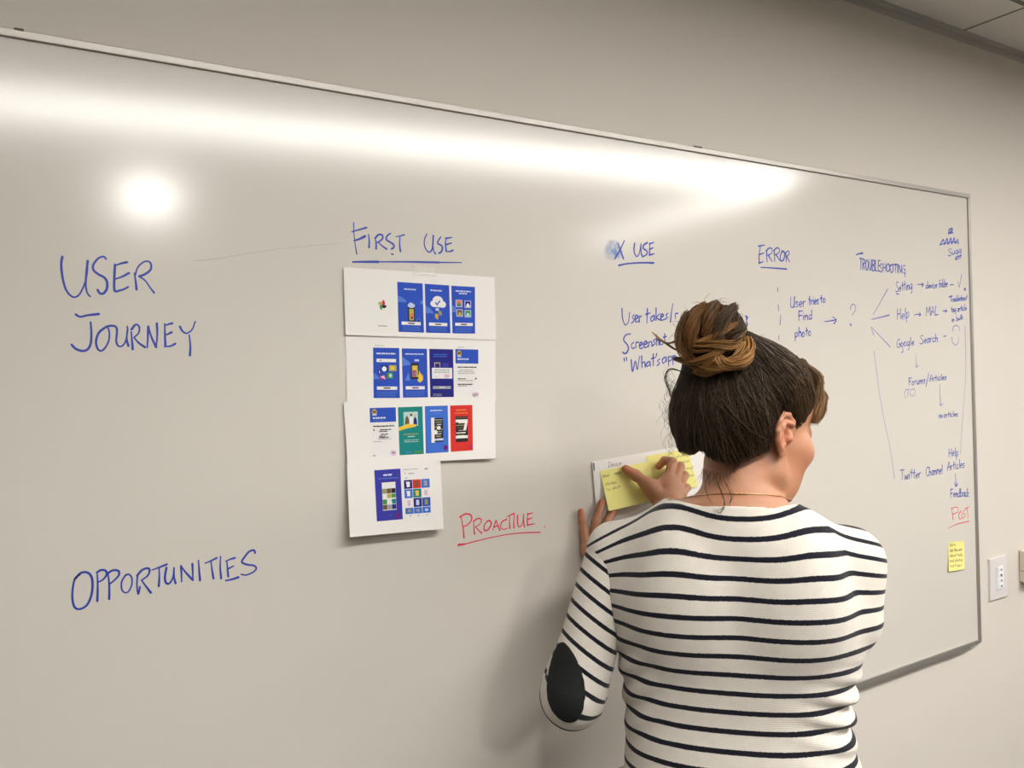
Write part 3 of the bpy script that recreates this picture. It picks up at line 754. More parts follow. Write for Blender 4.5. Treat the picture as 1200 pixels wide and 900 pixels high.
p = Print(s3, quad(L, 8, (583, 48), (798, 42), (806, 478), (592, 492)))
p.rect(0, 0, 1, 1, 'blue2'); p.lines(.22, .78, [.085], .025, 'pale', .03); p.lines(.36, .68, [.155], .018, 'sky', .03); p.rect(.26, .25, .42, .78, 'white'); p.rect(.40, .26, .78, .77, 'black')
for k in range(9):
    y = .29+k*.05; p.rect(.42+.04*(k % 3), y, .76-.03*(k % 4), y+.02, ['grey', 'olive', 'pale', 'gold'][k % 4], 2)
p.disc(.59, .47, .08, .04, 'white'); p.disc(.44, .56, .09, .045, 'white'); p.rect(.40, .70, .78, .74, 'pale'); p.disc(.88, .90, .10, .055, 'plum'); p.build('bright blue printed screen with a dark phone picture')
p = Print(s3, quad(L, 8, (820, 42), (1028, 36), (1034, 462), (826, 476)))
p.rect(0, 0, 1, 1, 'red'); p.lines(.26, .74, [.09], .03, 'orange', .03); p.lines(.18, .82, [.16], .022, 'orange', .03); p.rect(.24, .24, .78, .80, 'black')
for k in range(9):
    y = .26+k*.055; p.rect(.26+.05*(k % 3), y, .76-.04*(k % 4), y+.022, ['brown', 'grey', 'white', 'olive'][k % 4], 2)
p.rect(.24, .31, .78, .37, 'white'); p.rect(.24, .66, .78, .72, 'white'); p.poly([(.66, .37), (.78, .37), (.70, .54), (.58, .55)], 'white'); p.disc(.88, .91, .10, .055, 'crimson'); p.build('red printed screen with a dark phone picture')
# sheet 4
N_ = (425, 540)
p = Print(s4, quad(N_, 11.25, (153, 125), (497, 102), (530, 770), (187, 800)))
p.rect(0, 0, 1, 1, 'violet'); p.lines(.32, .68, [.09], .035, 'pale', .03); p.lines(.12, .92, [.165], .016, 'sky', .05); p.rect(.26, .23, .78, .25, 'navy'); p.rect(.26, .25, .78, .80, 'white')
cols = ['white', 'white', 'white', 'olive', 'brown', 'black', 'white', 'gold', 'green', 'green', 'white', 'teal', 'brown', 'grey', 'navy']
for k in range(15):
    i, j = k % 3, k//3
    if cols[k] != 'white':
        p.rect(.265+.172*i, .27+.105*j, .265+.172*i+.165, .365+.105*j, cols[k], 3)
p.rect(.30, .56, .78, .585, 'white'); p.disc(.55, .66, .08, .035, 'white'); p.disc(.83, .92, .10, .055, 'plum'); p.rect(.51, .885, .53, .91, 'sky', 1); p.build('violet printed screen with a picture grid')
p = Print(s4, quad(N_, 11.25, (530, 90), (875, 70), (900, 730), (565, 755)))
p.rect(0, 0, 1, 1, 'white', 12); p.lv += .00008; p.lines(.0, .58, [.035], .012, 'grey', .03); p.lines(.82, .96, [.04], .016, 'black', .01); p.lines(.04, .10, [.11], .015, 'grey', 0.01); p.lines(.2, .42, [.115], .02, 'grey', .03); p.lines(.05, .15, [.205], .015, 'grey', .01)
gc = [['navy', 'white'], ['red', 'brown'], ['blue2', 'grey'], ['blue2', 'white'], ['teal', 'yellow'], ['white', 'pink'], ['white', 'pink'], ['navy', 'pale'], ['blue', 'olive'], ['blue2', 'olive'], ['blue2', 'grey'], ['blue2', 'pale']]
for k, (c1, c2) in enumerate(gc):
    i, j = k % 3, k//3; x, y = .01+.335*i, .25+.185*j; hh = .175 if j < 3 else .12
    p.rect(x, y, x+.32, y+hh, c1, 12); p.lv += .00008; p.rect(x+.10, y+.035, x+.22, y+hh-.035, c2, 12)
    if k < 5:
        p.lv += .00006; p.poly([(x+.08, y+.03), (x+.24, y+.05), (x+.18, y+.12), (x+.1, y+.1)], c2)
    p.lv = .00034
for x in (.2, .52, .85):
    p.disc(x, .965, .03, .014, 'grey', 8)
p.build('printed page with a grid of small coloured screens')


# ------------------------------------------------------------------ sheet and sticky notes under the hands, note near the frame
hs = Sheet('paper_sheet', [(694, 541), (830, 517), (838, 592), (700, 612)], lambda u, v: 0.0018+0.002*(1-u)**2, 'white paper sheet the person presses on the board under yellow notes', 'paper', thick=0.0004)
q = MB(); word(q, 'Device', (713, 548), (728, 545), 6, 0.0011, surf=lambda x, y: hs.at(x, y)); q.build('handwriting', M_PEN, hs.root)
q = MB(); V = [hs.at(695, 542), hs.at(696.5, 543), hs.at(697, 552), hs.at(695.6, 551)]; q.add(V, [(0, 1, 2, 3)]); t = q.build('tape', M_DARKP, hs.root); t['label'] = 'small dark strip at the corner'
GN = 'yellow sticky notes'
n1 = Sheet('sticky_note', [(703, 552), (759, 541), (772, 585), (713.5, 599)], lambda u, v: 0.0045+0.025*v*v, 'yellow sticky note under the thumb, its lower edge lifting', 'sticky note', m=M_NOTE, thick=0.0003)
q = MB()
for k, (a, b, c) in enumerate((((706, 560), (714, 558), 'Need'), ((720, 556.5), (728, 554.5), 'more'), ((709, 569), (722, 566), 'storage'), ((711, 576), (727, 571), 'to save'))):
    word(q, c, a, b, 3.6, 0.0009, surf=lambda x, y: n1.at(x, y))
q.build('handwriting', M_PENY, n1.root)
n2 = Sheet('sticky_note', [(757, 534.5), (806, 526), (818, 570), (768, 579)], lambda u, v: 0.0036+0.003*v*v, 'yellow sticky note behind the curled fingers beside the hair', 'sticky note', m=M_NOTE, thick=0.0003)
q = MB()
for k, (a, b, c) in enumerate((((792, 537), (806, 534), 'share'), ((797, 544), (808, 541), 'items'), ((802, 551), (812, 549), 'saved'), ((803, 560), (813, 558), 'often'))):
    word(q, c, a, b, 4, 0.0009, surf=lambda x, y: n2.at(x, y))
q.build('handwriting', M_PENY, n2.root)
n3 = Sheet('sticky_note', [(1111, 635.5), (1130, 634), (1130.5, 667), (1112, 670)], lambda u, v: 0.0006+0.004*v*v, 'yellow sticky note alone near the lower right frame below POST', 'sticky note', m=M_NOTE, thick=0.0003)
q = MB()
for k, c in enumerate(('Note', 'ask the user', 'about help', 'and photos', 'later')):
    y = 640.5+k*6.1; word(q, c, (1113, y), (1120 if k == 0 else 1128, y-0.9-(0 if k == 0 else .6)), 3.6, 0.0016, surf=lambda x, yy: n3.at(x, yy))
q.build('handwriting', M_PENY, n3.root)

# ------------------------------------------------------------------ devices on the wall
sp = empty('control_plate', (2.43, WY, 0.93), 'white keypad plate on the wall right of the whiteboard', 'switch')
a0, a1 = wall(1160, 657, -WY+0.006), wall(1180, 707, -WY+0.006)
z0, z1, xa, xb = 0.860, 0.979, a0[0], wall(1179.5, 652, -WY+0.006)[0]
q = MB(); q.box((xa, WY-0.007, z0), (xb, WY, z1), bev=0.002); q.build('plate', M_PLAST, sp)
xc = (xa+xb)/2+0.004
q = MB(); q.box((xc-0.017, WY-0.0095, z0+0.026), (xc+0.017, WY-0.006, z1-0.026), bev=0.001); q.build('keypad', M_PLAST2, sp)
for k in range(4):
    zc = z1-0.036-k*0.0155
    q = MB(); q.box((xc-0.013, WY-0.0115, zc-0.0062), (xc+0.013, WY-0.009, zc+0.0062), bev=0.0008)
    V, Fc = [], []
    b = q.build('button', M_PLAST2, sp)
    q = MB(); r = 0.0042 if k == 1 else 0.003
    q.add([(xc+(r+0.001)*math.cos(2*math.pi*j/10), WY-0.0117, zc+r*math.sin(2*math.pi*j/10)) for j in range(10)], [tuple(range(10))])
    mesh_obj('button_symbol', q.v, q.f, M_DARKP, b, q.m)
tb = empty('thermostat', (2.60, WY, 0.93), 'beige boxy wall control cut by the right picture edge', 'thermostat')
xl = wall(1194.5, 660, -WY+0.002)[0]
q = MB(); q.box((xl, WY-0.032, 0.887), (xl+0.125, WY-0.001, 0.981), bev=0.004); q.build('housing', M_BEIGE, tb)
q = MB(); q.box((xl-0.0004, WY-0.0328, 0.921), (xl+0.1254, WY-0.004, 0.9225)); q.build('seam', M_DARKP, tb)
q = MB(); q.box((xl+0.03, WY-0.0335, 0.935), (xl+0.095, WY-0.031, 0.970), bev=0.001); q.build('display', M_DARKP, tb)

# ------------------------------------------------------------------ implicit surfaces for the figure
class SDF:
    """ordered list of blended shapes; ('+' union, '-' cut)"""
    def __init__(self):
        self.it = []

    def cap(self, a, b, ra, rb, k=0.01, op='+'):
        a = np.array(a, float); b = np.array(b, float); ab = b-a; L = ab@ab+1e-12

        def f(P):
            t = np.clip(((P-a)@ab)/L, 0, 1)
            return np.sqrt((((P-a)-t[:, None]*ab)**2).sum(1))-(ra+(rb-ra)*t)
        self.it.append((f, k, op)); return self

    def chain(self, pts, rs, k=0.008, op='+'):
        for i in range(len(pts)-1):
            self.cap(pts[i], pts[i+1], rs[i], rs[i+1], k, op)
        return self

    def ell(self, c, r, k=0.01, op='+', B=None):
        c = np.array(c, float); r = np.array(r, float); B = np.eye(3) if B is None else np.array(B, float)   # columns = axes

        def f(P):
            q = (P-c)@B
            k0 = np.sqrt(((q/r)**2).sum(1)); k1 = np.sqrt(((q/(r*r))**2).sum(1))
            return np.where(k1 > 1e-9, k0*(k0-1)/np.maximum(k1, 1e-9), -r.min())
        self.it.append((f, k, op)); return self

    def fn(self, f, k=0.01, op='+'):
        self.it.append((f, k, op)); return self

    def __call__(self, P, R=None):
        P = np.asarray(P, float)
        d = np.full(len(P), 9.0)
        items = self.it
        if R is not None:
            c = P.mean(0)[None]
            dc = [float(f(c)[0]) for f, k, o in items]
            dm = min([x for x, (f, k, o) in zip(dc, items) if o == '+']+[9])
            items = [it for x, it in zip(dc, items) if (it[2] == '+' and x <= dm+2.6*R+it[1]) or (it[2] == '-' and x < 1.6*R+2*it[1])]
        for f, k, op in items:
            e = f(P)
            if op == '+':
                h = np.maximum(k-np.abs(d-e), 0)/max(k, 1e-9)
                d = np.minimum(d, e)-h*h*k*0.25
            else:
                e = -e
                h = np.maximum(k-np.abs(d-e), 0)/max(k, 1e-9)
                d = np.maximum(d, e)+h*h*k*0.25
        return d


def nets(f, lo, hi, h, blk=16):
    """surface-nets mesh of f = 0 inside a box"""
    lo = np.array(lo, float); hi = np.array(hi, float)
    n = np.ceil((hi-lo)/h).astype(int)+1
    G = np.full(n, 1.0, np.float32)
    R = blk*h*0.87
    for i in range(0, n[0], blk):
        for j in range(0, n[1], blk):
            for k in range(0, n[2], blk):
                e = np.minimum(np.array([i, j, k])+blk, n)
                c = lo+h*(np.array([i, j, k])+e-1)/2
                v = float(f(c[None])[0])
                if abs(v) > R*1.35+0.006:
                    G[i:e[0], j:e[1], k:e[2]] = v; continue
                ax = [lo[a]+h*np.arange([i, j, k][a], e[a]) for a in range(3)]
                X = np.stack(np.meshgrid(*ax, indexing='ij'), -1)
                try:
                    G[i:e[0], j:e[1], k:e[2]] = f(X.reshape(-1, 3), R).reshape(X.shape[:3])
                except TypeError:
                    G[i:e[0], j:e[1], k:e[2]] = f(X.reshape(-1, 3)).reshape(X.shape[:3])
    Sg = G < 0
    cnt = np.zeros(n-1, np.int8)
    for a in (0, 1):
        for b in (0, 1):
            for c in (0, 1):
                cnt += Sg[a:n[0]-1+a, b:n[1]-1+b, c:n[2]-1+c]
    act = (cnt > 0) & (cnt < 8)
    ids = np.full(n-1, -1, np.int64); I = np.argwhere(act); ids[act] = np.arange(len(I))
    cor = {}
    for a in (0, 1):
        for b in (0, 1):
            for c in (0, 1):
                cor[a, b, c] = G[I[:, 0]+a, I[:, 1]+b, I[:, 2]+c].astype(float)
    acc = np.zeros((len(I), 3)); num = np.zeros(len(I))
    ks = list(cor)
    for p in ks:
        for ax in range(3):
            if p[ax] == 0:
                q = list(p); q[ax] = 1; q = tuple(q)
                m = (cor[p] < 0) != (cor[q] < 0)
                t = np.where(m, cor[p]/np.where(m, cor[p]-cor[q], 1), 0)
                pos = np.tile(np.array(p, float), (len(I), 1)); pos[:, ax] += t
                acc += pos*m[:, None]; num += m
    V = lo+h*(I+acc/np.maximum(num, 1)[:, None])
    Q = []
    for ax in range(3):
        o = [x for x in range(3) if x != ax]
        sl0 = [slice(1, -1)]*3; sl0[ax] = slice(0, -1)
        A = Sg[tuple([slice(0, n[x]-1) if x == ax else slice(1, n[x]-1) for x in range(3)])]
        B = Sg[tuple([slice(1, n[x]) if x == ax else slice(1, n[x]-1) for x in range(3)])]
        E = np.argwhere(A != B)
        if not len(E):
            continue
        sgn = A[tuple(E.T)]
        E = E.copy()
        for x in o:
            E[:, x] += 1
        def cid(d0, d1):
            K = E.copy(); K[:, o[0]] -= d0; K[:, o[1]] -= d1
            return ids[K[:, 0], K[:, 1], K[:, 2]]
        q = np.stack([cid(0, 0), cid(1, 0), cid(1, 1), cid(0, 1)], 1)
        flip = ~sgn if ax != 1 else sgn
        q[flip] = q[flip][:, ::-1]
        Q.append(q)
    return V, np.concatenate(Q)


def noise3(P, sc, seed=0):
    """smooth pseudo noise from sines"""
    r = np.random.default_rng(seed); o = np.zeros(len(P))
    for i in range(6):
        d = r.normal(size=3); d /= np.linalg.norm(d)
        o += np.sin(P@d*sc*(0.7+0.25*i)+r.random()*6.28)
    return o/6.0


# ------------------------------------------------------------------ the person: own frame, x right, y away from the lens, z up
P0 = CAM+ray(862, 600)*1.245; P0[2] = 0
_d = ray(862, 450); AZ = math.atan2(_d[0], _d[1])
PXv = np.array([math.cos(AZ), -math.sin(AZ), 0]); PYv = np.array([math.sin(AZ), math.cos(AZ), 0])


def tol(p):
    q = np.asarray(p, float)-P0
    return np.array([q@PXv, q@PYv, q[2]])


def L(px, py, y):
    d = ray(px, py); t = ((P0-CAM)@PYv+y)/(d@PYv)
    return tol(CAM+d*t)


def W(px, py, off):
    return tol(wall(px, py, off))


person = empty('person', tuple(P0), 'woman from behind in striped jumper, hair in bun, hands on whiteboard', 'person', None, -AZ)

# materials
def mat_skin():
    m = mat('skin', (0.60, 0.33, 0.22), 0.5, 0.4, sss=0.12)
    nt = m.node_tree; b = nt.nodes['Principled BSDF']
    at = nt.nodes.new('ShaderNodeAttribute'); at.attribute_name = 'tint'
    tc = nt.nodes.new('ShaderNodeTexCoord'); n = nt.nodes.new('ShaderNodeTexNoise'); n.inputs['Scale'].default_value = 45; n.inputs['Detail'].default_value = 5
    hs = nt.nodes.new('ShaderNodeHueSaturation'); mr = nt.nodes.new('ShaderNodeMapRange')
    mr.inputs[3].default_value = 0.86; mr.inputs[4].default_value = 1.14
    nt.links.new(tc.outputs['Object'], n.inputs['Vector']); nt.links.new(n.outputs['Fac'], mr.inputs[0]); nt.links.new(mr.outputs[0], hs.inputs['Value'])
    nt.links.new(at.outputs['Color'], hs.inputs['Color']); nt.links.new(hs.outputs['Color'], b.inputs['Base Color'])
    return m


def mat_hair():
    m = mat('hair_strands', (0.03, 0.02, 0.012), 0.45, 0.22)
    nt = m.node_tree; b = nt.nodes['Principled BSDF']
    at = nt.nodes.new('ShaderNodeAttribute'); at.attribute_name = 'tint'
    nt.links.new(at.outputs['Color'], b.inputs['Base Color'])
    return m


PITCHS, SWID = 0.0272, 0.27


def mat_knit():
    m = mat('striped_knit', (0.8, 0.76, 0.70), 0.85, 0.15)
    nt = m.node_tree; b = nt.nodes['Principled BSDF']; N = nt.nodes.new; K = nt.links.new
    at = N('ShaderNodeAttribute'); at.attribute_name = 'stripe'
    tc = N('ShaderNodeTexCoord')
    nz = N('ShaderNodeTexNoise'); nz.inputs['Scale'].default_value = 900; nz.inputs['Detail'].default_value = 1
    ns = N('ShaderNodeMath'); ns.operation = 'MULTIPLY_ADD'; ns.inputs[1].default_value = 0.10; K(nz.outputs['Fac'], ns.inputs[0]); K(at.outputs['Fac'], ns.inputs[2])
    fr = N('ShaderNodeMath'); fr.operation = 'FRACT'; K(ns.outputs[0], fr.inputs[0])
    K(tc.outputs['Object'], nz.inputs['Vector'])
    lt = N('ShaderNodeMath'); lt.operation = 'LESS_THAN'; lt.inputs[1].default_value = SWID; K(fr.outputs[0], lt.inputs[0])
    yk = N('ShaderNodeAttribute'); yk.attribute_name = 'yoke'
    mu = N('ShaderNodeMath'); mu.operation = 'MULTIPLY'; K(lt.outputs[0], mu.inputs[0]); K(yk.outputs['Fac'], mu.inputs[1])
    n2 = N('ShaderNodeTexNoise'); n2.inputs['Scale'].default_value = 60; n2.inputs['Detail'].default_value = 6; K(tc.outputs['Object'], n2.inputs['Vector'])
    cw = N('ShaderNodeMix'); cw.data_type = 'RGBA'; cw.inputs[6].default_value = (0.66, 0.615, 0.55, 1); cw.inputs[7].default_value = (0.78, 0.74, 0.665, 1); K(n2.outputs['Fac'], cw.inputs[0])
    mx = N('ShaderNodeMix'); mx.data_type = 'RGBA'; K(mu.outputs[0], mx.inputs[0]); K(cw.outputs[2], mx.inputs[6]); mx.inputs[7].default_value = (0.008, 0.008, 0.016, 1)
    K(mx.outputs[2], b.inputs['Base Color'])
    # knit ribs: fine rows across the stripes plus random fuzz
    ws = N('ShaderNodeMath'); ws.operation = 'MULTIPLY'; ws.inputs[1].default_value = 2*math.pi*14; K(at.outputs['Fac'], ws.inputs[0])
    sn = N('ShaderNodeMath'); sn.operation = 'SINE'; K(ws.outputs[0], sn.inputs[0])
    n3 = N('ShaderNodeTexNoise'); n3.inputs['Scale'].default_value = 700; K(tc.outputs['Object'], n3.inputs['Vector'])
    ad = N('ShaderNodeMath'); ad.operation = 'MULTIPLY_ADD'; ad.inputs[1].default_value = 0.35; K(sn.outputs[0], ad.inputs[0]); K(n3.outputs['Fac'], ad.inputs[2])
    bp = N('ShaderNodeBump'); bp.inputs['Strength'].default_value = 0.35; bp.inputs['Distance'].default_value = 0.0015; K(ad.outputs[0], bp.inputs['Height']); K(bp.outputs['Normal'], b.inputs['Normal'])
    b.inputs['Sheen Weight'].default_value = 0.15
    return m


M_SKIN, M_HAIR, M_KNIT = mat_skin(), mat_hair(), mat_knit()
M_PATCH = mat('dark_suede_patch', (0.010, 0.012, 0.012), 0.75, 0.25, noise=0.3, nscale=120, bump=0.15, bscale=500)
M_JEAN = mat('dark_denim', (0.020, 0.028, 0.055), 0.85, 0.2, noise=0.25, nscale=200, bump=0.2, bscale=600)
M_SHOE = mat('black_leather', (0.015, 0.014, 0.013), 0.4, 0.5)
M_GOLD = mat('fine_chain_metal', (0.72, 0.50, 0.26), 0.3, 0.5, metal=1.0)
M_EYE = mat('eye_white', (0.8, 0.78, 0.74), 0.15, 0.5)

# joints
shL, elL = L(722, 645, 0.015), L(667, 828, -0.05)
shR = L(993, 659, 0.03)
wrL, wrR = W(700, 692, 0.060), W(779, 602, 0.088)
elR = None
u1, u2 = 0.27, 0.25
dv = wrR-shR; dl = np.linalg.norm(dv); dn = dv/dl
aa = (u1*u1-u2*u2+dl*dl)/(2*dl); hh = math.sqrt(max(u1*u1-aa*aa, 0.0004))
pole = np.array([0.25, 0.0, -1.0]); pole -= dn*(pole@dn); pole /= np.linalg.norm(pole)
elR = shR+dn*aa+pole*hh
hipL, hipR = np.array([-0.085, 0.0, 0.86]), np.array([0.085, 0.0, 0.86])

# torso outline: (photo row, left, right) of the jumper
rows = [(686, 703, 1016), (740, 716, 1021), (790, 727, 1005), (830, 732, 995), (860, 733, 1000), (900, 733, 1013)]
TZ, TC, TR = [], [], []
for py, a, b in rows:
    pa, pb = L(a, py, 0.0), L(b, py, 0.0)
    TZ.append((pa[2]+pb[2])/2); TC.append((pa[0]+pb[0])/2); TR.append((pb[0]-pa[0])/2)
TZ = [1.34]+TZ+[0.86, 0.72]; TC = [TC[0]]+TC+[0.0, 0.0]; TR = [0.085]+TR+[0.188, 0.180]
TZ[1:2] = [TZ[1]]
TY = np.interp(TZ[::-1], [0.78, 0.90, 1.02, 1.15, 1.25, 1.34], [0.125, 0.115, 0.098, 0.112, 0.105, 0.06])[::-1]
CY = np.interp(TZ[::-1], [0.78, 0.95, 1.05, 1.18, 1.27, 1.34], [0.0, 0.0, 0.010, 0.012, 0.004, -0.006])[::-1]
zz = np.linspace(0.72, 1.34, 64)


def spl(v):
    y = np.interp(zz, TZ[::-1], list(v)[::-1])
    for _ in range(6):
        y[1:-1] = (y[:-2]+2*y[1:-1]+y[2:])/4
    return y


sC, sR, sY, sK = spl(TC), spl(TR), spl(TY), spl(CY)


def torso_fn(g, zlo=0.73, zhi=1.335):
    def f(P):
        z = np.clip(P[:, 2], zz[0], zz[-1])
        rx = np.interp(z, zz, sR)+g; ry = np.interp(z, zz, sY)+g
        qx = np.abs(P[:, 0]-np.interp(z, zz, sC))/rx; qy = np.abs(P[:, 1]-np.interp(z, zz, sK))/ry
        q = (qx**2.35+qy**2.35)**(1/2.35)
        d = (q-1)*np.minimum(rx, ry)*0.95
        return np.maximum(d, np.maximum(P[:, 2]-zhi, zlo-P[:, 2]))
    return f


def trunk(S_, g):
    """torso with shoulders, g = how far it stands out from the jumper's outline"""
    S_.fn(torso_fn(g), 0.01)
    S_.cap(L(788, 630, -0.012), shL, 0.038+g, 0.047+g, 0.035)
    S_.cap(L(940, 640, -0.012), shR, 0.038+g, 0.049+g, 0.03)
    S_.cap(shR, L(1001, 722, 0.015), 0.046+g, 0.036+g, 0.03)
    S_.cap(L(800, 640, -0.02), L(930, 644, -0.02), 0.045+g, 0.045+g, 0.05)
    for px, py in ((800, 705), (930, 705)):                      # shoulder blades
        S_.ell(L(px, py, -0.065), (0.055, 0.035, 0.075), 0.05)
    return S_


# head frame: lateral (her right), forward, up, origin between the ear canals
HO = L(874, 512, 0.035)
hy, hp_ = math.radians(40.5), math.radians(19)
Hf = np.array([math.sin(hy)*math.cos(hp_), math.cos(hy)*math.cos(hp_), -math.sin(hp_)])
Hr = np.array([math.cos(hy), -math.sin(hy), 0.0]); Hu = np.cross(Hr, Hf)
HB = np.stack([Hr, Hf, Hu], 1)


def H(a, f, u):
    return HO+Hr*a+Hf*f+Hu*u


def toH(P):
    return (P-HO)@HB


def curve_pts(ctrl, n):
    return smooth_pts(np.array(ctrl), n)


def arm_axis(sh, el, wr, bulge):
    u = (el-sh); v = (wr-el)
    c = [sh, sh+u*0.35, sh+u*0.72, el-u*0.08-v*0.01, el+v*0.16+u*.0, el+v*0.5, el+v*0.93]
    return curve_pts(c, 5)


def build_body():
    b = SDF()
    trunk(b, -0.014)
    # neck and the slope to the shoulders
    b.cap(L(866, 618, -0.012), L(866, 545, 0.014), 0.058, 0.053, 0.03)
    b.cap(L(845, 609, -0.022), L(800, 626, -0.015), 0.038, 0.028, 0.03); b.cap(L(880, 610, -0.022), L(925, 630, -0.015), 0.038, 0.028, 0.03)
    # head
    b.ell(H(0, .004, .042), (.0745, .096, .086), 0.01, B=HB)
    b.ell(H(0, .045, .066), (.066, .052, .055), 0.02, B=HB)
    b.ell(H(0, .046, -.020), (.061, .049, .083), 0.02, B=HB)
    for s in (-1, 1):
        b.cap(H(s*.057, .012, -.050), H(s*.014, .080, -.084), .013, .015, 0.016)
        b.cap(H(s*.058, .004, -.01), H(s*.054, .010, -.05), .014, .014, 0.02)
        b.ell(H(s*.054, .058, -.004), (.021, .031, .025), 0.02, B=HB)
        b.cap(H(s*.038, .088, .030), H(0, .097, .028), .011, .012, 0.014)
    for s in (-1, 1):
        b.ell(H(s*.040, .050, -.048), (.024, .034, .036), 0.02, B=HB)
    b.ell(H(0, .083, -.086), (.020, .017, .016), 0.015, B=HB)
    b.ell(H(0, .080, -.050), (.034, .024, .030), 0.018, B=HB)
    for s in (-1, 1):
        b.ell(H(s*.032, .103, .010), (.017, .015, .011), 0.010, '-', B=HB)
        b.cap(H(s*.018, .0895, .0150), H(s*.046, .0805, .0135), .0056, .0048, 0.006)       # upper lids
        b.cap(H(s*.020, .089, .005), H(s*.044, .081, .005), .0035, .0035, 0.005)
    b.cap(H(0, .095, .022), H(0, .117, -.018), .0075, .0105, 0.010)
    for s in (-1, 1):
        b.ell(H(s*.012, .106, -.020), (.008, .010, .008), 0.006, B=HB)
    b.ell(H(0, .101, -.0445), (.022, .0085, .0048), 0.005, B=HB); b.ell(H(0, .099, -.0545), (.019, .0085, .006), 0.005, B=HB)
    b.cap(H(-.021, .097, -.0492), H(.021, .097, -.0492), .0018, .0018, 0.003, '-'); b.ell(H(0, .111, -.0492), (.020, .008, .0012), 0.003, '-', B=HB)
    # ears
    for s in (-1, 1):
        E = lambda f, u, l: H(s*l, f*1.12-.001, u*.86+.004)
        ca, sa = math.cos(math.radians(14)), math.sin(math.radians(14))
        e1 = Hf*ca-Hr*s*sa; e2 = Hu; e3 = np.cross(e1, e2)
        b.ell(E(-.013, .002, .0770), (.0205, .025, .0036), 0.006, B=np.stack([e1, e2, e3], 1))
        b.ell(E(-.006, .000, .072), (.011, .020, .008), 0.008, B=HB)
        b.ell(E(-.002, .021, .0740), (.011, .012, .0045), 0.004, B=HB)
        hel = [(.004, .002, .0750), (.008, .014, .0755), (.004, .027, .077), (-.009, .0345, .079), (-.023, .0305, .083), (-.0315, .016, .0855), (-.0305, -.001, .0855), (-.024, -.015, .0835), (-.014, -.026, .081)]
        b.chain([E(*t) for t in hel], [.0032, .0036, .0040, .0042, .0042, .0040, .0036, .0036, .0040], 0.004)
        b.ell(E(-.0075, -.028, .0785), (.0088, .0105, .0042), 0.006, B=np.stack([e1, e2, e3], 1))
        b.chain([E(*t) for t in [(-.012, .021, .080), (-.0195, .009, .0815), (-.0195, -.006, .0815), (-.012, -.017, .0800)]], [.0026, .0034, .0034, .0030], 0.004)
        b.ell(E(-.0065, -.002, .0840), (.0095, .0115, .0110), 0.004, '-', B=np.stack([e1, e2, e3], 1))
        b.ell(E(.0035, -.004, .0785), (.004, .006, .004), 0.004, B=HB)
        b.ell(E(-.0085, -.0175, .080), (.004, .003, .003), 0.004, B=HB)
    # arms
    for sh, el, wr in ((shL, elL, wrL), (shR, elR, wrR)):
        C_ = arm_axis(sh, el, wr, 0); n_ = len(C_); r_ = np.interp(np.linspace(0, 1, n_), [0, .5, .75, 1], [.036, .033, .029, .0235])
        b.chain(C_[::2], r_[::2], 0.015); b.cap(C_[-1], wr, .0235, .0225, 0.01)
    # right hand: thumb pressing the note, fingers curled against it
    wr = wrR; w2 = W(782, 592, .078)
    b.cap(wr, w2, .023, .021, 0.015)
    mc = [W(783, 563, .052), W(790, 567, .060), W(795, 573, .062), W(798, 581, .060)]
    for k, m_ in enumerate(mc):
        b.cap(w2, m_, .0155, .0112 if k < 3 else .010, 0.013)
    b.cap(mc[0], mc[3], .0105, .0095, 0.008)
    b.chain([mc[0], W(788, 541, .041), W(779, 539.5, .024), W(772, 546.5, .0155)], [.0104, .0090, .0082, .0070], 0.003)
    b.chain([mc[1], W(797, 546.5, .046), W(790, 547, .024), W(783, 554, .0150)], [.0104, .0090, .0082, .0070], 0.003)
    b.chain([mc[2], W(802, 557, .046), W(795, 557, .025), W(788, 563, .0145)], [.0100, .0086, .0078, .0068], 0.003)
    b.chain([mc[3], W(805, 571.5, .046), W(799, 570, .027), W(793, 573.5, .0155)], [.0088, .0076, .0068, .0060], 0.003)
    b.chain([W(776, 588, .068), W(758, 567.5, .040), W(745, 557, .0235), W(733.5, 549.5, .0140)], [.0180, .0125, .0104, .0080], 0.006)
    b.cap(W(762, 571, .046), mc[0], .009, .008, 0.016)
    # left hand: fingers spread flat on the sheet's edge
    wr = wrL; w2 = W(702, 676, .046)
    b.cap(wr, w2, .022, .021, 0.015)
    mc = [W(688, 643, .022), W(696, 635, .024), W(704.5, 631, .026), W(713, 632, .028)]
    for k, m_ in enumerate(mc):
        b.cap(w2, m_, .015, .0105, 0.012)
    b.cap(mc[0], mc[3], .0095, .0105, 0.010)
    b.chain([mc[0], W(684.5, 623, .0165), W(682, 610, .0135), W(681, 599.5, .0085)], [.0092, .0077, .0070, .0061], 0.003)
    b.chain([mc[1], W(698, 612, .0195), W(702, 599, .0160), W(705.5, 588.5, .0125)], [.0100, .0085, .0076, .0066], 0.003)
    b.chain([mc[2], W(711, 612, .0215), W(717, 601, .0170), W(721, 594, .0125)], [.0102, .0088, .0078, .0068], 0.003)
    b.chain([mc[3], W(722, 626, .0300), W(729, 619, .0205), W(732, 612, .0125)], [.0102, .0088, .0078, .0068], 0.003)
    b.chain([W(712, 668, .045), W(726, 655, .034), W(736, 644, .022), W(744, 635, .012)], [.015, .011, .0092, .0075], 0.006)
    # legs
    b.ell((0, 0.005, 0.90), (.140, .080, .10), 0.03)
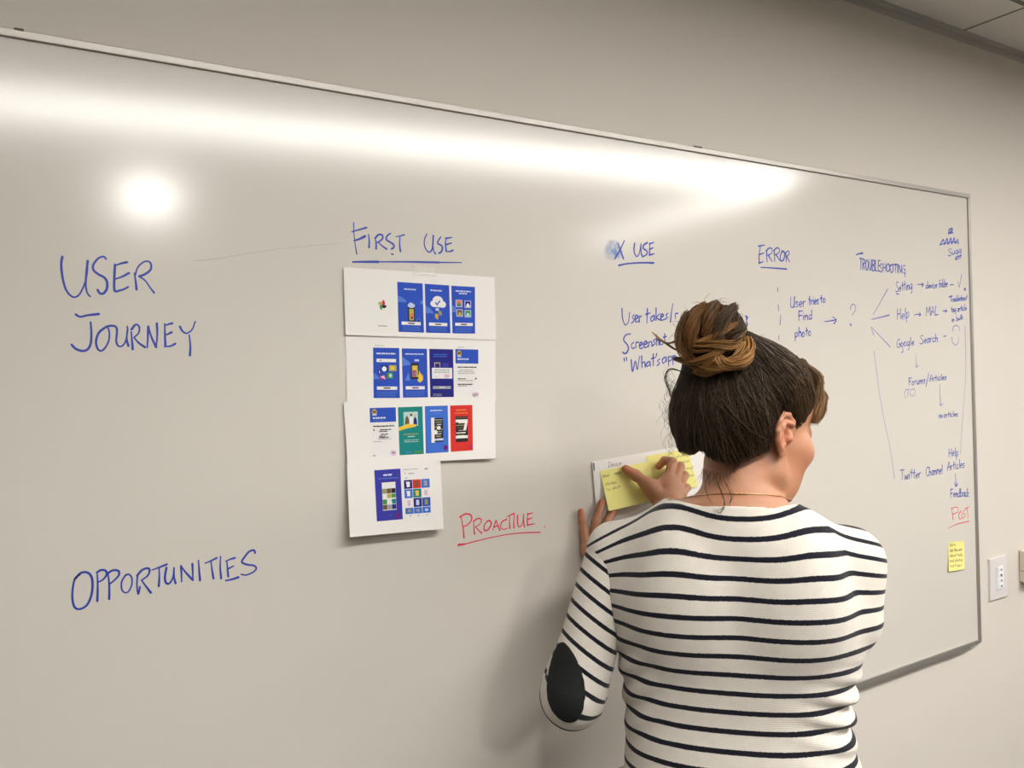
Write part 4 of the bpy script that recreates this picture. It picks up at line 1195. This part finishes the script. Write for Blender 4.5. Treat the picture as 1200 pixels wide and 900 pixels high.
    for s, hp in ((-1, hipL), (1, hipR)):
        kn = np.array([s*.095, .015, .47]); an = np.array([s*.10, -.02, .09])
        b.cap(hp, kn, .078, .050, 0.04); b.cap(kn, an, .050, .034, 0.02); b.ell(kn+[0, -.02, -.13], (.046, .05, .11), 0.04)
        b.cap(an, an+[s*.012, .14, -.05], .034, .022, 0.02); b.cap(an+[0, -.02, -.04], an+[0, .02, -.05], .030, .028, 0.02)
    return b


body_f = build_body()


def in_box(P, lo, hi):
    return ((P > lo) & (P < hi)).all(1)


VS, QS, nb = [], [], 0
hl, hh_ = HO+np.array([-.14, -.13, -.155]), HO+np.array([.14, .15, .16])
rh = [W(733, 549, .01), W(806, 540, .08), wrR, W(790, 600, .02), W(733, 549, .05)]
lh = [W(680, 598, .0), W(746, 640, .05), wrL, W(746, 598, 0)]
fine = [(hl, hh_, 0.0017), (np.min(rh, 0)-.016, np.max(rh, 0)+.02, 0.0015), (np.min(lh, 0)-.016, np.max(lh, 0)+.018, 0.0015)]
for lo, hi, h in fine+[(np.array([-.42, -.20, -.0]), np.array([.30, .50, 1.62]), 0.0075)]:
    V, Q = nets(body_f, lo, hi, h)
    if h > 0.005:
        keep = np.ones(len(Q), bool)
        c = V[Q].mean(1)
        for l2, h2, hh2 in fine:
            keep &= ~in_box(c, l2+0.006, h2-0.006)
        Q = Q[keep]
        V = V-0.0006*0
    VS.append(V); QS.append(Q+nb); nb += len(V)
V = np.concatenate(VS); Q = np.concatenate(QS)
# skin tones: warmer ears, cheeks, lips, finger ends
base = np.array([0.47, 0.228, 0.130]); red = np.array([0.52, 0.155, 0.085]); lip = np.array([0.42, 0.12, 0.10])
q_ = toH(V); k = np.zeros(len(V))
ear = np.exp(-(((np.abs(q_[:, 0])-.082)/.012)**2+((q_[:, 1]+.014)/.022)**2+(q_[:, 2]/.034)**2))
chk = np.exp(-(((np.abs(q_[:, 0])-.055)/.022)**2+((q_[:, 1]-.065)/.03)**2+((q_[:, 2]+.02)/.028)**2))
k = np.clip(ear*0.55+chk*0.45, 0, 1)
for t in (W(772, 546.5, .0155), W(733.5, 549.5, .014), W(681, 599.5, .0085), W(705.5, 588.5, .0125), W(721, 594, .0125)):
    k = np.maximum(k, 0.75*np.exp(-(((V-t)**2).sum(1))/(0.017**2)))
tint = base*(1-k[:, None])+red*k[:, None]
lp = np.exp(-((q_[:, 0]/.021)**4+((q_[:, 1]-.104)/.014)**4+((q_[:, 2]+.0495)/.0095)**4))
tint = tint*(1-lp[:, None])+lip*lp[:, None]
brw = np.exp(-(((np.abs(q_[:, 0])-.030)/.015)**4+((q_[:, 2]-.034)/.005)**4))*(q_[:, 1] > .07)
tint = tint*(1-0.8*brw[:, None])+np.array([.06, .035, .02])*0.8*brw[:, None]
fast_mesh('body', V, Q, M_SKIN, person, attrs={'tint': tint})
for s in (-1, 1):
    c = H(s*.032, .0805, .0105); Vv, Fc, mi = [], [], []
    n, m_ = 20, 12
    for i in range(m_+1):
        for j in range(n):
            a = math.pi*i/m_; t = 2*math.pi*j/n
            Vv.append(c+0.0122*(math.cos(a)*Hf+math.sin(a)*(math.cos(t)*Hr+math.sin(t)*Hu)))
    for i in range(m_):
        for j in range(n):
            Fc.append((i*n+j, i*n+(j+1) % n, (i+1)*n+(j+1) % n, (i+1)*n+j)); mi.append(1 if i < 2 else 0)
    e = fast_mesh('eye', Vv, Fc, [M_EYE, mat('iris', (0.05, 0.06, 0.05), 0.1)], person)
    e.data.polygons.foreach_set('material_index', np.array(mi, dtype=np.int32))

# ------------------------------------------------------------------ jumper
def chain_near(P, C):
    """distance to a polyline, and position along it (0..len)"""
    seg = np.linalg.norm(np.diff(C, axis=0), axis=1); cum = np.concatenate([[0], np.cumsum(seg)])
    best = np.full(len(P), 9.0); s = np.zeros(len(P))
    for i in range(len(C)-1):
        ab = C[i+1]-C[i]; t = ((P-C[i])@ab)/(ab@ab+1e-12)
        lo_ = -9 if i == 0 else 0; hi_ = 9 if i == len(C)-2 else 1
        tt = np.clip(t, 0, 1); d = np.linalg.norm(P-C[i]-tt[:, None]*ab, axis=1)
        m = d < best
        best = np.where(m, d, best); s = np.where(m, cum[i]+np.clip(t, lo_, hi_)*seg[i], s)
    return best, s


axL, axR = arm_axis(shL, elL, wrL, 0), arm_axis(shR, elR, wrR, 0)
lenL = np.linalg.norm(np.diff(axL, axis=0), axis=1).sum(); lenR = np.linalg.norm(np.diff(axR, axis=0), axis=1).sum()


def sleeve_fn(C, Ltot, el_s, rad):
    rs, rv = rad

    def outer(P):
        d, s = chain_near(P, C)
        f = s/Ltot
        r = np.interp(f, rs, rv)
        w_ = noise3(P, 70, 3)*0.0022*np.clip(1-abs(f-0.5)*2.2, 0, 1)+noise3(P, 34, 5)*0.003*np.clip(1-abs(f-0.48)*2.5, 0, 1)
        return (d-r+w_)*0.92, f

    def f(P, R=None):
        d, fr = outer(P)
        d = np.maximum(d, -(d+0.0055)) if False else d
        d = np.maximum(d, -(d+0.006))
        return np.maximum(d, (fr-0.995)*Ltot)
    return f, outer


radL = ([0, .12, .30, .45, .55, .68, .85, 1.0], [.0455, .046, .0455, .049, .0535, .046, .038, .034])
radR = ([0, .10, .2, .45, .7, 1.0], [.036, .042, .046, .046, .042, .034])
slL, outL = sleeve_fn(axL, lenL, 0, radL)
slR, outR = sleeve_fn(axR, lenR, 0, radR)

trunk_out = trunk(SDF(), 0.0)
trunk_out.cap(L(866, 622, -0.014), L(867, 570, 0.004), 0.066, 0.063, 0.03)
trunk_out.cap(L(845, 612, -0.022), L(798, 627, -0.015), 0.046, 0.036, 0.02); trunk_out.cap(L(880, 614, -0.022), L(928, 632, -0.015), 0.046, 0.036, 0.02)
CB = L(864, 592.5, -0.078)                          # back of the neckline


def collar_z(P):
    return CB[2]-0.30*np.clip(P[:, 1]-CB[1], -1, 0.065)-0.55*np.clip(P[:, 1]-CB[1]-0.065, 0, 1)+0.35*np.clip(np.abs(P[:, 0]-0.004)-0.050, 0, .04)


def folds(P):
    """soft creases of the cloth, strongest at the right side of the waist"""
    c = L(1000, 838, -0.02)
    g = np.exp(-(((P[:, 0]-c[0])/.060)**2+((P[:, 2]-c[2])/.055)**2))
    z = (P[:, 2]-c[2])+0.35*(P[:, 0]-c[0])
    o = 0.0042*g*np.sin(z*2*math.pi/0.034)
    c2 = L(742, 800, -0.03); g2 = np.exp(-(((P[:, 0]-c2[0])/.05)**2+((P[:, 2]-c2[2])/.08)**2))
    o += 0.0022*g2*np.sin(((P[:, 2]-c2[2])-0.8*(P[:, 0]-c2[0]))*2*math.pi/0.045)
    o += 0.0016*noise3(P, 26, 11)
    return o


def jumper(P, R=None):
    d = trunk_out(P, R)+folds(P)
    e = np.maximum(d, -(d+0.006))
    # neck opening
    nx, ny = (P[:, 0]-0.004)/0.105, (P[:, 1]+0.008)/0.100
    cyl = (np.sqrt(nx*nx+ny*ny)-1)*0.1
    cut = np.maximum(cyl, collar_z(P)-P[:, 2])
    e = np.maximum(e, -cut)
    e = np.maximum(e, 0.775-P[:, 2])
    # arm openings
    for C, Lt, o in ((axL, lenL, outL), (axR, lenR, outR)):
        dd, fr = o(P)
        e = np.maximum(e, -np.maximum(dd+0.009, np.maximum(-(fr-0.09)*Lt, -(d+0.004))))
    return e


V, Q = nets(jumper, (-.29, -.18, .755), (.28, .18, 1.42), 0.0034)
# stripe coordinate: height, dropping towards the shoulder ends like the bent cloth
z1 = L(868, 612.5, -0.10)[2]


def stripe_of(V):
    top = np.clip((V[:, 2]-(z1-0.155))/0.14, 0, 1)
    xl = np.clip((-0.100-V[:, 0])/0.095, 0, 1.5); xr = np.clip((V[:, 0]-0.120)/0.085, 0, 1.3)
    drop = 0.040*xl**2*top+0.010*xr**2*top
    hump = (0.013*np.exp(-((V[:, 0]+0.085)/0.045)**2)+0.011*np.exp(-((V[:, 0]-0.105)/0.042)**2))*top**1.5
    back = 0.45*np.clip(V[:, 1]+0.035, 0, .09)*top*np.clip((np.abs(V[:, 0])-.09)/.05, 0, 1)
    return V[:, 2]+drop-hump+back


sv = (z1-stripe_of(V))/PITCHS+SWID*0.5+40
yoke = ((sv > 40.0-0.2) & ((V[:, 1] < -0.015+0.05*np.clip((np.abs(V[:, 0])-.095)/.05, 0, 1)) | (sv > 41.5))).astype(float)
jm = fast_mesh('striped_jumper', V, Q, M_KNIT, person, attrs={'stripe': sv, 'yoke': yoke})
jm['label'] = 'cream knitted jumper with thin navy stripes'
V, Q = nets(slL, np.min(axL, 0)-.07, np.max(axL, 0)+.07, 0.0030)
au = (elL-shL)/np.linalg.norm(elL-shL); av = (wrL-elL)/np.linalg.norm(wrL-elL)
o1 = -(av-(av@au)*au); o1 /= np.linalg.norm(o1); bend = math.acos(au@av)
pv = elL-o1*0.047-au*0.030
qq = V-pv; qa, qb, qo = qq@au, qq@av, qq@o1
th = np.clip(np.arctan2(qa, qo), 0, bend)
s_ = np.where(qa < 0, qa, np.where((qb > 0) & (qo < 0.02) & (th > bend*0.5), 0.062*bend+qb, 0.062*th))
s_ = np.where((qa >= 0) & (qb > 0) & (th >= bend*0.999), 0.062*bend+qb, s_)
fast_mesh('sleeve', V, Q, M_KNIT, jm, attrs={'stripe': (s_+0.40*(L(690, 740, 0)[0]-V[:, 0])*np.clip(1-qa/0.05, 0, 1))/PITCHS+0.35+40, 'yoke': np.ones(len(V))})
V, Q = nets(slR, np.min(axR, 0)-.07, np.max(axR, 0)+.07, 0.0034)
_, s_ = chain_near(V, axR)
fast_mesh('sleeve', V, Q, M_KNIT, jm, attrs={'stripe': s_/PITCHS+0.1+40, 'yoke': np.ones(len(V))})
pc = L(657, 806, -0.095)
pa = L(678, 843, -0.085)-L(652, 762, -0.085); pa /= np.linalg.norm(pa)
pb = np.cross(pa, np.array([0.25, 1.0, 0.1])); pb /= np.linalg.norm(pb); pn = np.cross(pa, pb)
PB = np.stack([pa, pb, pn], 1)


def patch(P, R=None):
    d, fr = outL(P); d = d-0.0022
    sh = np.maximum(d, -(d+0.004))
    q = (P-pc)@PB
    r = np.sqrt((q[:, 0]/.054)**2+(q[:, 1]/.030)**2)
    return np.maximum(np.maximum(sh, (r-1)*.030), np.abs(q[:, 2])-.055)


V, Q = nets(patch, pc-.075, pc+.075, 0.0022)
fast_mesh('elbow_patch', V, Q, M_PATCH, jm)['label'] = 'black oval elbow patch'

# trousers and shoes (below the picture)
tr = SDF()
tr.fn(torso_fn(-0.016, 0.76, 0.97), 0.01)
for s, hp in ((-1, hipL), (1, hipR)):
    kn = np.array([s*.095, .015, .47]); an = np.array([s*.10, -.02, .10])
    tr.cap(hp+[0, 0, -.06], kn, .082, .060, 0.03); tr.cap(kn, an, .062, .050, 0.02); tr.ell(kn+[0, -.02, -.13], (.056, .06, .11), 0.04)


def trousers(P, R=None):
    d = tr(P, R); d = np.maximum(d, -(d+0.007)); d = np.maximum(d, 0.075-P[:, 2])
    return np.maximum(d, P[:, 2]-0.96)


V, Q = nets(trousers, (-.24, -.17, .06), (.24, .18, .98), 0.006)
fast_mesh('trousers', V, Q, M_JEAN, person)
for s in (-1, 1):
    an = np.array([s*.10, -.02, .09]); sd = SDF()
    sd.ell(an+[0, -.03, -.045], (.040, .045, .050), 0.01); sd.cap(an+[0, 0, -.045], an+[s*.014, .15, -.058], .040, .028, 0.03); sd.ell(an+[s*.014, .145, -.062], (.044, .050, .026), 0.03)
    sd.cap(an+[0, -.01, .0], an+[0, -.01, .03], .046, .048, 0.02)

    def shoe(P, R=None):
        d = sd(P, R); d = np.maximum(d, 0.001-P[:, 2])
        ins = np.maximum(np.sqrt((P[:, 0]-an[0])**2+(P[:, 1]-an[1]+.01)**2)-.039, .06-P[:, 2])
        return np.maximum(np.maximum(d, -ins), P[:, 2]-0.112)
    V, Q = nets(shoe, an+[-.08, -.10, -.10], an+[.08, .23, .05], 0.004)
    fast_mesh('shoe', V, Q, M_SHOE, person)

# necklace on the neck
neck_f = body_f
c0, c1 = L(866, 586, -0.005), L(868, 545, 0.018)
P_ = []
for j in range(96):
    t = 2*math.pi*j/96
    dr = np.array([math.cos(t), math.sin(t), 0.0])
    tilt = -0.42*math.sin(t)
    dr[2] = tilt*0.6; dr /= np.linalg.norm(dr)
    r = np.linspace(0.02, 0.16, 140); d = body_f(c0+np.array([0, 0, 0.004])+r[:, None]*dr)
    i = int(np.argmax(d > 0.0008)); P_.append(c0+np.array([0, 0, 0.004])+r[i]*dr)
P_ = np.array(P_)
for _ in range(4):
    P_ = (np.roll(P_, 1, 0)+2*P_+np.roll(P_, -1, 0))/4
q = MB(); q.tube(np.vstack([P_, P_[:1]]), 0.0008, 6, cap=False)
bk = [i for i in range(96) if abs(P_[i][0]-0.006) < 0.012 and P_[i][1] < 0]
for i in bk:
    V, Fc = tube([P_[i]+[0, 0, -.0012], P_[i]+[0, -.0005, .0012]], [.0016, .0016], 6); q.add(V, Fc)
o = mesh_obj('necklace', q.v, q.f, M_GOLD, person, q.m, smooth=True, world=False); o['label'] = 'fine gold chain necklace'

# ------------------------------------------------------------------ hair
class Strands:
    def __init__(self):
        self.V, self.Q, self.T, self.n = [], [], [], 0

    def add(self, P, r, col, col2=None, ns=3):
        P = np.asarray(P, float); k = len(P)
        T = np.gradient(P, axis=0); T /= np.linalg.norm(T, axis=1)[:, None]+1e-12
        ref = P-HO; A = np.cross(T, ref); A /= np.linalg.norm(A, axis=1)[:, None]+1e-9; B = np.cross(T, A)
        rr = r*np.interp(np.linspace(0, 1, k), [0, .12, .8, 1], [.6, 1, 1, .25])
        V = np.stack([P+rr[:, None]*(math.cos(2*math.pi*j/ns)*A+math.sin(2*math.pi*j/ns)*B) for j in range(ns)], 1).reshape(-1, 3)
        i = np.arange(k-1)[:, None]*ns; j = np.arange(ns)[None]
        Q = np.stack([i+j, i+(j+1) % ns, i+ns+(j+1) % ns, i+ns+j], -1).reshape(-1, 4)
        c2 = col if col2 is None else col2
        t = np.linspace(0, 1, k)[:, None]; C = np.array(col)*(1-t)+np.array(c2)*t
        self.V.append(V); self.Q.append(Q+self.n); self.T.append(np.repeat(C, ns, 0)); self.n += len(V)

    def build(self, name, parent, label=None):
        o = fast_mesh(name, np.concatenate(self.V), np.concatenate(self.Q), M_HAIR, parent, attrs={'tint': np.concatenate(self.T)})
        if label:
            o['label'] = label
        return o


DARK, MID, WARM, LITE = np.array([.022, .0138, .0082]), np.array([.080, .049, .025]), np.array([.190, .086, .027]), np.array([.48, .25, .085])
BC = L(834, 393, -0.030); bq = toH(BC)
hv = SDF()
hv.ell(H(0, -.004, .050), (.0905, .110, .098), 0.01, B=HB)
hv.ell(H(0, -.048, .016), (.092, .072, .080), 0.03, B=HB)
hv.ell(H(0, -.062, -.048), (.052, .036, .048), 0.03, B=HB)
hv.ell(H(bq[0]*0.8, bq[1]*0.72, bq[2]*0.80), (.05, .05, .04), 0.04, B=HB)


def hair_mask(q):
    """>0 outside the hairline (face, ears, nape)"""
    f, u, a = q[:, 1], q[:, 2], np.abs(q[:, 0])
    line = np.where(u > 0, 0.004+0.80*u, 0.004+1.05*u)-0.05*np.clip((0.05-a)/0.05, 0, 1)*(u < -0.02)
    lf = np.clip((-q[:, 0]-.015)/.05, 0, 1)
    line = line-.030*lf*(u < 0.01)
    m = f-line
    ear = np.where(q[:, 0] > 0, 0.0250-np.sqrt(((f+.008)/1.15)**2+((u-.004)/1.45)**2+((a-.088)/1.6)**2), -1.0)
    low = -0.074-u+1.2*np.clip(a-.035, 0, 1)**1.5+.020*lf-0.004*np.cos(q[:, 0]*160)
    return np.maximum(np.maximum(m, ear), low)


def hvs(P, R=None):
    """hair volume, thinning out towards the hairline"""
    return hv(P, R)+0.0125*np.exp(np.minimum(hair_mask(toH(P)), 0)/0.016)


def hair_shell(P, R=None):
    q = toH(P)
    d = hvs(P, R)+0.0012*noise3(P, 90, 4)
    return np.maximum(d, hair_mask(q)*0.8)


V, Q = nets(hair_shell, HO+np.array([-.15, -.16, -.11]), HO+np.array([.14, .14, .18]), 0.0030)
hair = fast_mesh('hair', V, Q, M_HAIR, person, attrs={'tint': np.tile(DARK*0.9, (len(V), 1))})
hair['label'] = 'dark brown hair pulled up'

HC = H(0, -.015, .03)                               # centre from which hair directions are taken


def on_hair(d, lift):
    """point of the hair surface along directions d from HC"""
    t0 = np.full(len(d), 0.02); t1 = np.full(len(d), 0.24)
    for _ in range(18):
        tm = (t0+t1)/2; s = hvs(HC+tm[:, None]*d) < 0
        t0 = np.where(s, tm, t0); t1 = np.where(s, t1, tm)
    return HC+(t0+lift)[:, None]*d


bd = BC-HC; bd /= np.linalg.norm(bd)
st = Strands()
N_ST = 7000
dirs = rng.normal(size=(N_ST*3, 3)); dirs /= np.linalg.norm(dirs, axis=1)[:, None]
pts = on_hair(dirs, 0.0); mk = hair_mask(toH(pts))
ok = np.where((mk < 0.002) & ((dirs@bd) < 0.93))[0][:N_ST]
tt = np.linspace(0, 1, 15)
for n_, i in enumerate(ok):
    d0 = dirs[i]; ca = np.clip(d0@bd, -1, 1); an = math.acos(ca)
    end = min(1.0, (0.055+0.10*rng.random())/(0.11*an+1e-6)) if rng.random() < 0.6 else 0.97
    tgt = bd+0.22*rng.normal(size=3)*0.6; tgt /= np.linalg.norm(tgt)
    a2 = math.acos(np.clip(d0@tgt, -1, 1))
    if a2 < 0.05:
        continue
    t = tt*end
    D_ = (np.sin((1-t)*a2)[:, None]*d0+np.sin(t*a2)[:, None]*tgt)/math.sin(a2)
    # waviness sideways
    side = np.cross(d0, tgt); side /= np.linalg.norm(side)+1e-9
    wv = 0.042*rng.normal()*np.sin(t*math.pi)+0.010*np.sin(t*(6+5*rng.random())+6.28*rng.random())
    D_ = D_+side*wv[:, None]; D_ /= np.linalg.norm(D_, axis=1)[:, None]
    lk = math.sin(d0[0]*19+2.0*math.sin(d0[2]*9)+d0[1]*11)*0.5+math.sin(d0[0]*37-d0[2]*23+1.3)*0.3
    D_ = D_+side*(0.050*lk*np.sin(t*math.pi*1.4+lk*2))[:, None]; D_ /= np.linalg.norm(D_, axis=1)[:, None]
    lift = 0.0008+0.0034*max(0, lk)+0.0026*rng.random()**2+(0.004*np.sin(t*math.pi)*(rng.random() < 0.08))
    P = on_hair(D_, lift)
    g = rng.random(); qf = toH(P[:1])[0]
    front_sheen = np.clip((qf[1]+0.02)/0.09, 0, 1)  # sheen put into the strand colour, lighter towards the front
    col = DARK*(1-g**2*0.65)+MID*g**2*0.65
    col = (col*(1-0.7*front_sheen)+MID*1.05*0.7*front_sheen)*(1+0.5*lk)
    if rng.random() < 0.05:
        col = MID*1.15
    st.add(P, 0.00042+0.0004*rng.random(), col, col*1.15)
# loose ends round the outline and at the nape
for _ in range(150):
    d0 = rng.normal(size=3); d0 /= np.linalg.norm(d0)
    p0 = on_hair(d0[None], 0.0)[0]
    if hair_mask(toH(p0[None]))[0] > -0.002 or d0@bd > 0.9:
        continue
    tg = np.cross(d0, rng.normal(size=3)); tg /= np.linalg.norm(tg); ln = 0.015+0.03*rng.random()
    t = np.linspace(0, 1, 10)
    P = p0+np.outer(t, tg)*ln+np.outer(np.sin(t*2.4)*0.5, d0)*ln*0.55
    st.add(P, 0.00022, DARK*1.3)


def wisp(ctrl, r, col, n=1, spread=0.002):
    for _ in range(n):
        c = np.array(ctrl)+rng.normal(size=(len(ctrl), 3))*spread*np.linspace(0.3, 1, len(ctrl))[:, None]
        st.add(smooth_pts(c, 5), r, col)


wisp([L(838, 560, -.045), L(845, 578, -.068), L(848, 592, -.085), L(843, 601, -.092), L(836, 597, -.094)], .00028, DARK*1.4, 6, .0022)
wisp([L(832, 553, -.04), L(827, 568, -.056), L(830, 582, -.070), L(837, 592, -.080)], .00022, DARK*1.4, 3, .0015)
wisp([L(850, 565, -.05), L(857, 580, -.062), L(854, 590, -.074)], .00035, DARK*1.2, 4, .002)
wisp([L(800, 436, -.04), L(786, 432, -.05), L(780, 442, -.05), L(784, 458, -.05), L(788, 470, -.05)], .00042, DARK*1.5, 7, .0022)
for _ in range(110):                                  # short soft hairs below the nape line and round the left outline
    a = rng.uniform(.002, .046); p0 = on_hair(((H(a, -.075+abs(a)*.5, -.060)-HC)/np.linalg.norm(H(a, -.075+abs(a)*.5, -.060)-HC))[None], 0.0)[0]
    ln = .010+.016*rng.random(); t = np.linspace(0, 1, 7); dr = np.array([0.25*rng.normal(), .25+.1*rng.normal(), -1.0]); dr /= np.linalg.norm(dr)
    st.add(p0+np.outer(t, dr)*ln+np.outer(t*t, Hr)*ln*0.4*rng.normal()-Hf*.002, .00017, DARK*1.8)
for _ in range(70):
    y_ = rng.uniform(440, 540); p0 = L(786+abs(y_-490)*.12, y_, -.03+.02*rng.normal()); ln = .010+.022*rng.random(); t = np.linspace(0, 1, 9); k_ = rng.uniform(1.5, 3.4)
    st.add(p0+np.outer(np.sin(t*k_)*.5, [-1, 0, .1])*ln+np.outer(t, [.2*rng.normal(), .3*rng.normal(), -1.0 if rng.random() < .6 else .8])*ln, .00017, DARK*1.8)
wisp([L(893, 530, .0), L(884, 545, -.02), L(868, 556, -.035)], .0004, DARK, 10, .003)
wisp([L(918, 492, .02), L(922, 505, .03), L(921, 516, .033)], .0003, MID, 4, .0015)
st.build('hair_strands', hair)

# fringe swept to her right
fr = Strands()
for i in range(900):
    a = -0.062+0.124*rng.random()
    g = rng.random()
    a0 = a*0.75
    p = [H(a0*0.8, .030+.02*rng.random(), .146-2.0*a0*a0), H(a0, .066, .1335-.25*abs(a0)), H(a*1.0, .089, .109-.25*abs(a)), H(a*1.05, .101-3.4*a*a, .086), H(a*1.08, .103-4.0*a*a, .064+.010*rng.random()-0.10*max(0, a-.03))]
    p = np.array(p)+rng.normal(size=(5, 3))*0.0016
    p += np.outer([0.2, .6, 1, 1, 1], (Hf*0.004+Hu*0.002))*rng.random()
    fr.add(smooth_pts(p, 4), 0.00055+0.0004*rng.random(), MID*(1.3+1.2*g), (WARM*.55+MID*.9)*(1.0+0.9*g))
for i in range(420):                                  # longer side lock in front of her right temple
    g = rng.random(); a = .050+.018*rng.random()
    p = np.array([H(.045, .040, .136), H(.058+.01*g, .064, .114), H(a+.006, .076-.01*g, .084), H(a+.006, .076-.012*g, .060), H(a+.003, .075-.010*g, .042+.012*rng.random())])
    p = p+rng.normal(size=(5, 3))*0.0018
    fr.add(smooth_pts(p, 4), 0.0005+0.0004*rng.random(), MID*(1.3+1.2*g), (WARM*.55+MID*.9)*(1.0+0.9*g))
fr.build('fringe', hair, 'lighter brown fringe')

# bun: core and twisted locks
bu = SDF(); bu.ell(BC, (.044, .040, .042), 0.01)


def bun_core(P, R=None):
    return bu(P, R)+0.003*noise3(P, 110, 9)


V, Q = nets(bun_core, BC-.065, BC+.065, 0.003)
bun = fast_mesh('hair_bun', V, Q, M_HAIR, hair, attrs={'tint': np.tile(MID*0.6, (len(V), 1))}); bun['label'] = 'messy caramel and brown top bun'
bs = Strands()
ax0 = bd/np.linalg.norm(bd)


def lock(C, rad, n, c1, c2, r0=0.0006, tw=2.0):
    """a lock of n strands twisted round the curve C"""
    C = np.asarray(C, float); k = len(C)
    T = np.gradient(C, axis=0); T /= np.linalg.norm(T, axis=1)[:, None]
    A = np.cross(T, C-BC+1e-4); A /= np.linalg.norm(A, axis=1)[:, None]+1e-9; B = np.cross(T, A)
    env = np.sin(np.linspace(0.35, math.pi-0.35, k))**0.6
    for _ in range(n):
        ph = rng.random()*6.28; rr = rad*math.sqrt(rng.random()); th = ph+tw*np.linspace(0, 1, k)
        wob = 1+0.15*np.sin(np.linspace(0, 9, k)+rng.random()*6)
        P = C+(rr*env*wob)[:, None]*(np.cos(th)[:, None]*A+np.sin(th)[:, None]*B)
        g = rng.random()
        bs.add(P, r0*(0.7+0.6*rng.random()), np.array(c1)*(0.65+0.7*g), np.array(c2)*(0.65+0.7*g))


def BL(px, py, y):
    return L(px, py, y)


tones = [MID*0.7, MID*1.1, WARM*0.7, WARM*1.1]
for j in range(40):                                   # base coils over the core
    nrm = ax0+rng.normal(size=3)*0.75; nrm /= np.linalg.norm(nrm)
    e1 = np.cross(nrm, rng.normal(size=3)); e1 /= np.linalg.norm(e1); e2 = np.cross(nrm, e1)
    off = rng.uniform(-0.026, 0.026); R_ = rng.uniform(.039, .046)*math.sqrt(max(0.15, 1-(off/0.050)**2))
    span = rng.uniform(2.2, 4.6); ph = rng.random()*6.28
    t = np.linspace(ph, ph+span, 22)
    C = BC+nrm*off+(R_+0.003*np.sin(3*t+j))[:, None]*(np.cos(t)[:, None]*e1+np.sin(t)[:, None]*e2)
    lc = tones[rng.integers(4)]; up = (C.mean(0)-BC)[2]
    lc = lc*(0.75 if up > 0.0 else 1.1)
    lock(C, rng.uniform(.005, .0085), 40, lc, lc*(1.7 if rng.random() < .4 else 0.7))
# the loops the photo shows on the near side
F_ = -0.078
lock(smooth_pts([BL(806, 366, -.05), BL(800, 385, -.070), BL(801, 408, -.080), BL(812, 425, -.078)], 7), .010, 70, MID*1.4, WARM*1.1)
lock(smooth_pts([BL(826, 356, -.06), BL(815, 372, -.078), BL(810, 392, -.084), BL(812, 412, -.082)], 7), .011, 80, WARM*0.8, WARM*1.3)
lock(smooth_pts([BL(840, 354, -.06), BL(832, 374, -.082), BL(826, 395, -.088)], 8), .010, 70, MID*1.3, WARM)
lock(smooth_pts([BL(862, 358, -.055), BL(850, 372, -.080), BL(842, 392, -.088), BL(838, 404, -.088)], 7), .011, 80, MID*0.9, MID*1.3)
lock(smooth_pts([BL(872, 380, -.06), BL(862, 392, -.080), BL(852, 402, -.086)], 8), .010, 60, MID*0.8, MID*1.1)
lock(smooth_pts([BL(792, 404, -.055), BL(815, 402, -.084), BL(842, 392, -.090), BL(864, 378, -.076)], 7), .0045, 46, LITE*0.9, WARM)
lock(smooth_pts([BL(790, 420, -.05), BL(812, 424, -.080), BL(838, 414, -.090), BL(862, 398, -.080), BL(874, 384, -.06)], 7), .0055, 50, WARM, LITE*0.7)
lock(smooth_pts([BL(876, 396, -.05), BL(878, 412, -.070), BL(868, 424, -.082), BL(848, 426, -.084), BL(836, 412, -.084)], 7), .010, 90, LITE*0.75, LITE)
lock(smooth_pts([BL(872, 402, -.06), BL(862, 420, -.080), BL(840, 430, -.082), BL(818, 428, -.074), BL(800, 420, -.06)], 7), .0085, 80, LITE*0.8, WARM)
lock(smooth_pts([BL(798, 402, -.060), BL(814, 407, -.084), BL(836, 405, -.091), BL(858, 404, -.085), BL(868, 396, -.070)], 7), .0085, 80, WARM*.8, LITE*.55)
lock(smooth_pts([BL(838, 404, -.086), BL(836, 418, -.088), BL(826, 430, -.080), BL(812, 437, -.066)], 7), .0060, 50, LITE, WARM)
lock(smooth_pts([BL(860, 428, -.070), BL(838, 436, -.074), BL(822, 430, -.076), BL(816, 436, -.070), BL(828, 440, -.066), BL(846, 434, -.066)], 6), .0030, 30, LITE, LITE*0.8)
lock(smooth_pts([BL(796, 398, -.05), BL(784, 402, -.05), BL(774, 398, -.045), BL(764, 389, -.04)], 6), .0022, 12, WARM, LITE)
lock(smooth_pts([BL(800, 412, -.05), BL(790, 409, -.05), BL(779, 402, -.045), BL(770, 398, -.04)], 6), .0018, 8, WARM, WARM)
for _ in range(90):                                   # stray hairs on the bun
    d0 = rng.normal(size=3); d0 /= np.linalg.norm(d0); p0 = BC+d0*0.047
    tg = np.cross(d0, rng.normal(size=3)); tg /= np.linalg.norm(tg); ln = .012+.022*rng.random(); t = np.linspace(0, 1, 8)
    bs.add(p0+np.outer(t, tg)*ln+np.outer(np.sin(t*2.2), d0)*ln*0.35, .00025, WARM*0.8)
bs.build('bun_locks', hair)
